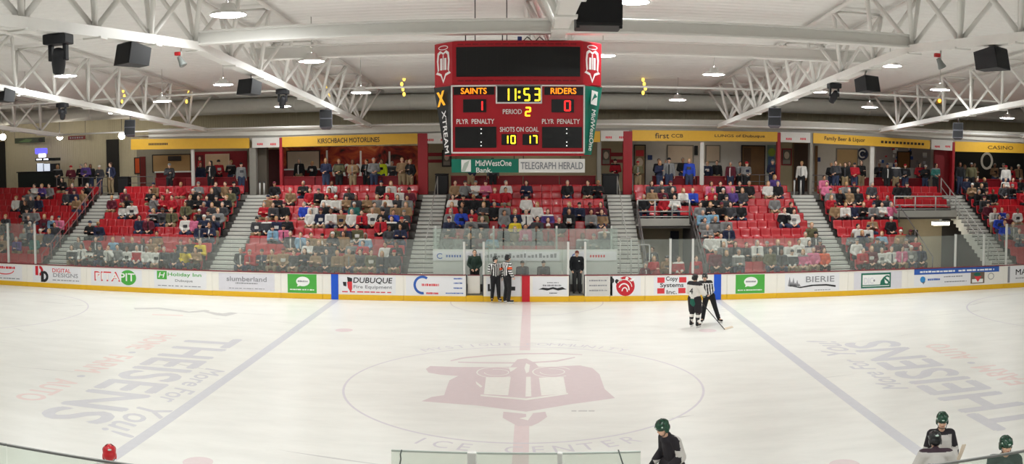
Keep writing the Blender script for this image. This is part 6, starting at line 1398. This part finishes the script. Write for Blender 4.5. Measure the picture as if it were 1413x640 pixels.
J = sh(pose(P=(.02, 0, .9), C=(-.08, -.04, 1.22), N=(-.13, -.05, 1.41), Hd=(-.15, -.08, 1.565), S=[(-.31, -.04, 1.34), (.05, -.04, 1.36)], E=[(-.36, -.12, 1.1), (.14, -.05, 1.1)], W=[(-.26, -.3, 1.04), (.02, -.26, .98)], H=[(-.08, 0, .88), (.11, 0, .88)], K=[(-.16, -.08, .48), (.22, -.05, .5)], A=[(-.2, .0, .09), (.36, .02, .09)], T=[(-.25, -.15, .04), (.46, -.11, .04)], hy=-.25, hp=.1), DZ)
p = onz(977.5, 446.5)
def lstripes(c): return int(math.floor((c.x + .1 * c.z) / .045)) % 2 if c.z < 1.42 else (1 if c.z > 1.45 else 0)
hero((p.x, p.y, 0), aim(-.12, -1), J, 'striped linesman in black helmet, legs apart, behind the number four skater', lstripes, [STRW, STRK], .028, helm=HELK, hem=.05)
# near players
def pj(c):
    if c.z > 1.43 or (c.z > 1.33 and abs(c.x) > .17): return 1
    if abs(c.x) > .26 and 1.16 < c.z < 1.24: return 1
    if c.z < 1.05: return 1 if c.z > .98 else 2
    return 0
NP = 'players in front of the near bench'
ARMS_D = dict(E=[(-.225, .0, 1.12), (.225, .0, 1.12)], W=[(-.2, -.2, .98), (.18, -.22, .98)])
SH_ = [(-.15, 0, 1.385), (.15, 0, 1.385)]
SHW = [(-.175, 0, 1.385), (.175, 0, 1.385)]
def pj1(c):
    if c.z > 1.53 and abs(c.x) < .1: return 1
    if c.x > .19 and c.y < -.04 and 1.25 < c.z < 1.34: return 0
    if c.y < -.05 and c.z > 1.12: return 1
    if c.x > .1 and .05 < c.y < .08 and c.z < 1.42: return 1
    if c.z > 1.1: return 0
    return pj((lambda q: q)(V((c.x, c.y, min(c.z, 1.3)))))
def pj2(c):
    if c.z > 1.5 or (abs(c.x) > .16 and c.z > 1.3): return 1
    return pj(V((c.x, c.y, min(c.z, 1.3))))
def pj3(c):
    if c.z > 1.525: return 1
    return pj(V((c.x, c.y, min(c.z, 1.3))))
J = sh(pose(P=(0, .06, .93), C=(0, -.02, 1.25), N=(0, -.1, 1.43), Hd=(0, -.2, 1.565), S=[(-.155, -.05, 1.35), (.155, -.05, 1.35)], hy=-.1, hp=.38, **ARMS_D), DZ)
q = onz(914, 590, 1.67); a = aim(-.86, -.5); p = q - (Matrix.Rotation(a, 4, 'Z') @ V((0, -.2, 0)))
hero((p.x, p.y, 0), a, J, 'player in green helmet and black-yoked white jersey looking down, alone at bottom right of centre', pj1, [JGREY, JK, JG], .034, 1.0, (JK, .055, .12), (JW, JK), HELG, glove=GLOVE, visor=False, grp=NP, hem=-.3)
J = sh(pose(C=(0, -.03, 1.25), Hd=(0, -.07, 1.625), hp=.2, hy=-.1, S=SH_, **ARMS_D), DZ)
q = onz(1299, 579, 1.72); a = aim(-.25, -1)
hero((q.x, q.y, 0), a, J, 'player in green helmet facing the bench behind the player whose back is turned', pj2, [JGREY, JK, JG], .032, 1.0, (JK, .055, .12), (JW, JK), HELG, glove=GLOVE, grp=NP, hem=-.3)
J = sh(pose(P=(0, .04, .93), C=(0, -.06, 1.25), N=(0, -.12, 1.42), Hd=(0, -.2, 1.55), S=[(-.185, -.08, 1.36), (.185, -.08, 1.36)], hp=.25, hy=.15, E=[(-.3, -.1, 1.12), (.3, -.12, 1.12)], W=[(-.22, -.32, 1.02), (.25, -.36, 1.06)]), DZ)
q = onz(1290, 606, 1.66); a = aim(.3, 1); p = q - (Matrix.Rotation(a, 4, 'Z') @ V((0, -.2, 0)))
o = hero((p.x, p.y, 0), a, J, 'player with back turned, pale jersey with dark shoulder arc and name lettering', pj3, [JGREY, mat('jersey_plum', (58, 40, 50), .75), JG], .042, 1.0, (JK, .055, .12), (JW, JK), HELK, glove=GLOVE, grp=NP, hem=-.3)
b = MB(); b.text('BURZ', frame((0, .13, 1.37), (-1, 0, 0), (0, -.25, 1)), 0, 0, GREYT, h=.07, w=.3, z=.012); b.build('name_lettering', o)
R = Matrix.Translation((p.x, p.y, 0)) @ Matrix.Rotation(a, 4, 'Z'); hand = R @ (J['W'][1] + V((.0, -.1, .0)))
t0 = at(1323, 636, hand.y); t1 = at(1331, 612, hand.y)
stick('hockey stick with pale taped blade held up beside the bench', hand + (hand - t0) * .6, t0, t1)
J = sh(pose(C=(0, -.03, 1.25), Hd=(0, -.07, 1.63), hp=.15, hy=.25, S=SHW, **ARMS_D), DZ)
q = onz(1387, 613, 1.72)
hero((q.x, q.y, 0), aim(-.35, -1), J, 'player in dark green jersey and green helmet at the bottom right corner', lambda c: 1 if c.z > 1.64 else 0, [JDG, JGREY], .036, 1.0, (JK, .055, .12), (JW, JK), HELG, glove=GLOVE, grp=NP, hem=-.3)
J = sh(pose(hp=.25, **ARMS_D), DZ)
q = onz(151, 626, 1.74)
hero((q.x, q.y, 0), aim(-.4, .7), J, 'player in a red helmet at the bottom left above the glass', lambda c: 0, [JW, JK], .04, 1.0, (JK, .055, .12), (JW, JK), HELR, glove=GLOVE, grp=NP, hem=-.3, skin=1)
# staff in the boxes
J = pose(E=[(-.25, .03, 1.14), (.25, .03, 1.14)], W=[(-.12, -.16, .98), (.1, -.18, 1.0)], hn=[(0, -.3, 1), (0, -.3, 1)])
p = at(655, 380, 13.75); hero((p.x, 13.75, .265), aim(.1, -1), J, 'person in a dark green shirt standing in the left penalty box', lambda c: 0, [mat('shirt_dark_green', (42, 60, 52), .8)], .026, skate=False, hairk='short', tname='shirt', leg=(PANTK, .022, 1.0))
J = pose(E=[(-.27, .05, 1.14), (.27, .05, 1.14)], W=[(-.2, -.06, .95), (.2, -.06, .95)], hn=[(-.5, -.6, .4), (.5, -.6, .4)])
p = at(796, 400, 13.55); o = hero((p.x, 13.55, .265), aim(-.05, -1), J, 'person in black jacket and red-brown cap standing in the open right gate', lambda c: 0, [mat('jacket_black', (22, 23, 28), .8)], .034, 1.05, skate=False, hairk='cap', hairm=mat('cap_red_brown', (120, 52, 40), .8), tname='jacket', leg=(mat('trousers_dark_grey', (52, 52, 54), .8), .026, 1.0))
b = MB(); F = frame((.09, -.172, 1.33), (1, 0, 0), (0, .1, 1)); b.oval(F, 0, 0, .035, .016, WHITE, .008); b.build('chest_badge', o)
for u, lab in ((721, 'scorer in dark grey hoodie behind the red centre stripe'), (750, 'scorer in dark grey hoodie right of the red centre stripe')):
    p = at(u, 372, 13.72); person(1, (p.x, 13.7, .275), 0, 'd', lab, 'scorers behind the centre boards', 'cap', CM['k'], PANTK)
    t = thing('stool', 'stool under the %s' % lab, 'stool', (p.x, 13.76, .26), 'scorers\' stools'); MB().lathe([(.001, .36), (.16, .36), (.17, .38), (.16, .4), (.001, .4)], DKST, Matrix.Translation((p.x, 13.78, .26))).build('stool_seat', t); MB().tube([(p.x, 13.78, .265), (p.x, 13.78, .63)], .03, DKST).build('stem', t)
# ------------------------------------------------------------------ world and view
w = bpy.data.worlds.new('world'); scene.world = w; w.use_nodes = True
w.node_tree.nodes['Background'].inputs[0].default_value = (.9, .92, 1, 1); w.node_tree.nodes['Background'].inputs[1].default_value = .3
vs_ = scene.view_settings; vs_.view_transform = 'Standard'; vs_.look = 'None'; vs_.gamma = 1; vs_.exposure = 0.0
try: vs_.use_curve_mapping = False
except Exception: pass
cy = scene.cycles
cy.use_denoising = True; cy.sample_clamp_indirect = 25; cy.max_bounces = 8; cy.diffuse_bounces = 5; cy.transparent_max_bounces = 16; cy.caustics_reflective = False; cy.caustics_refractive = False
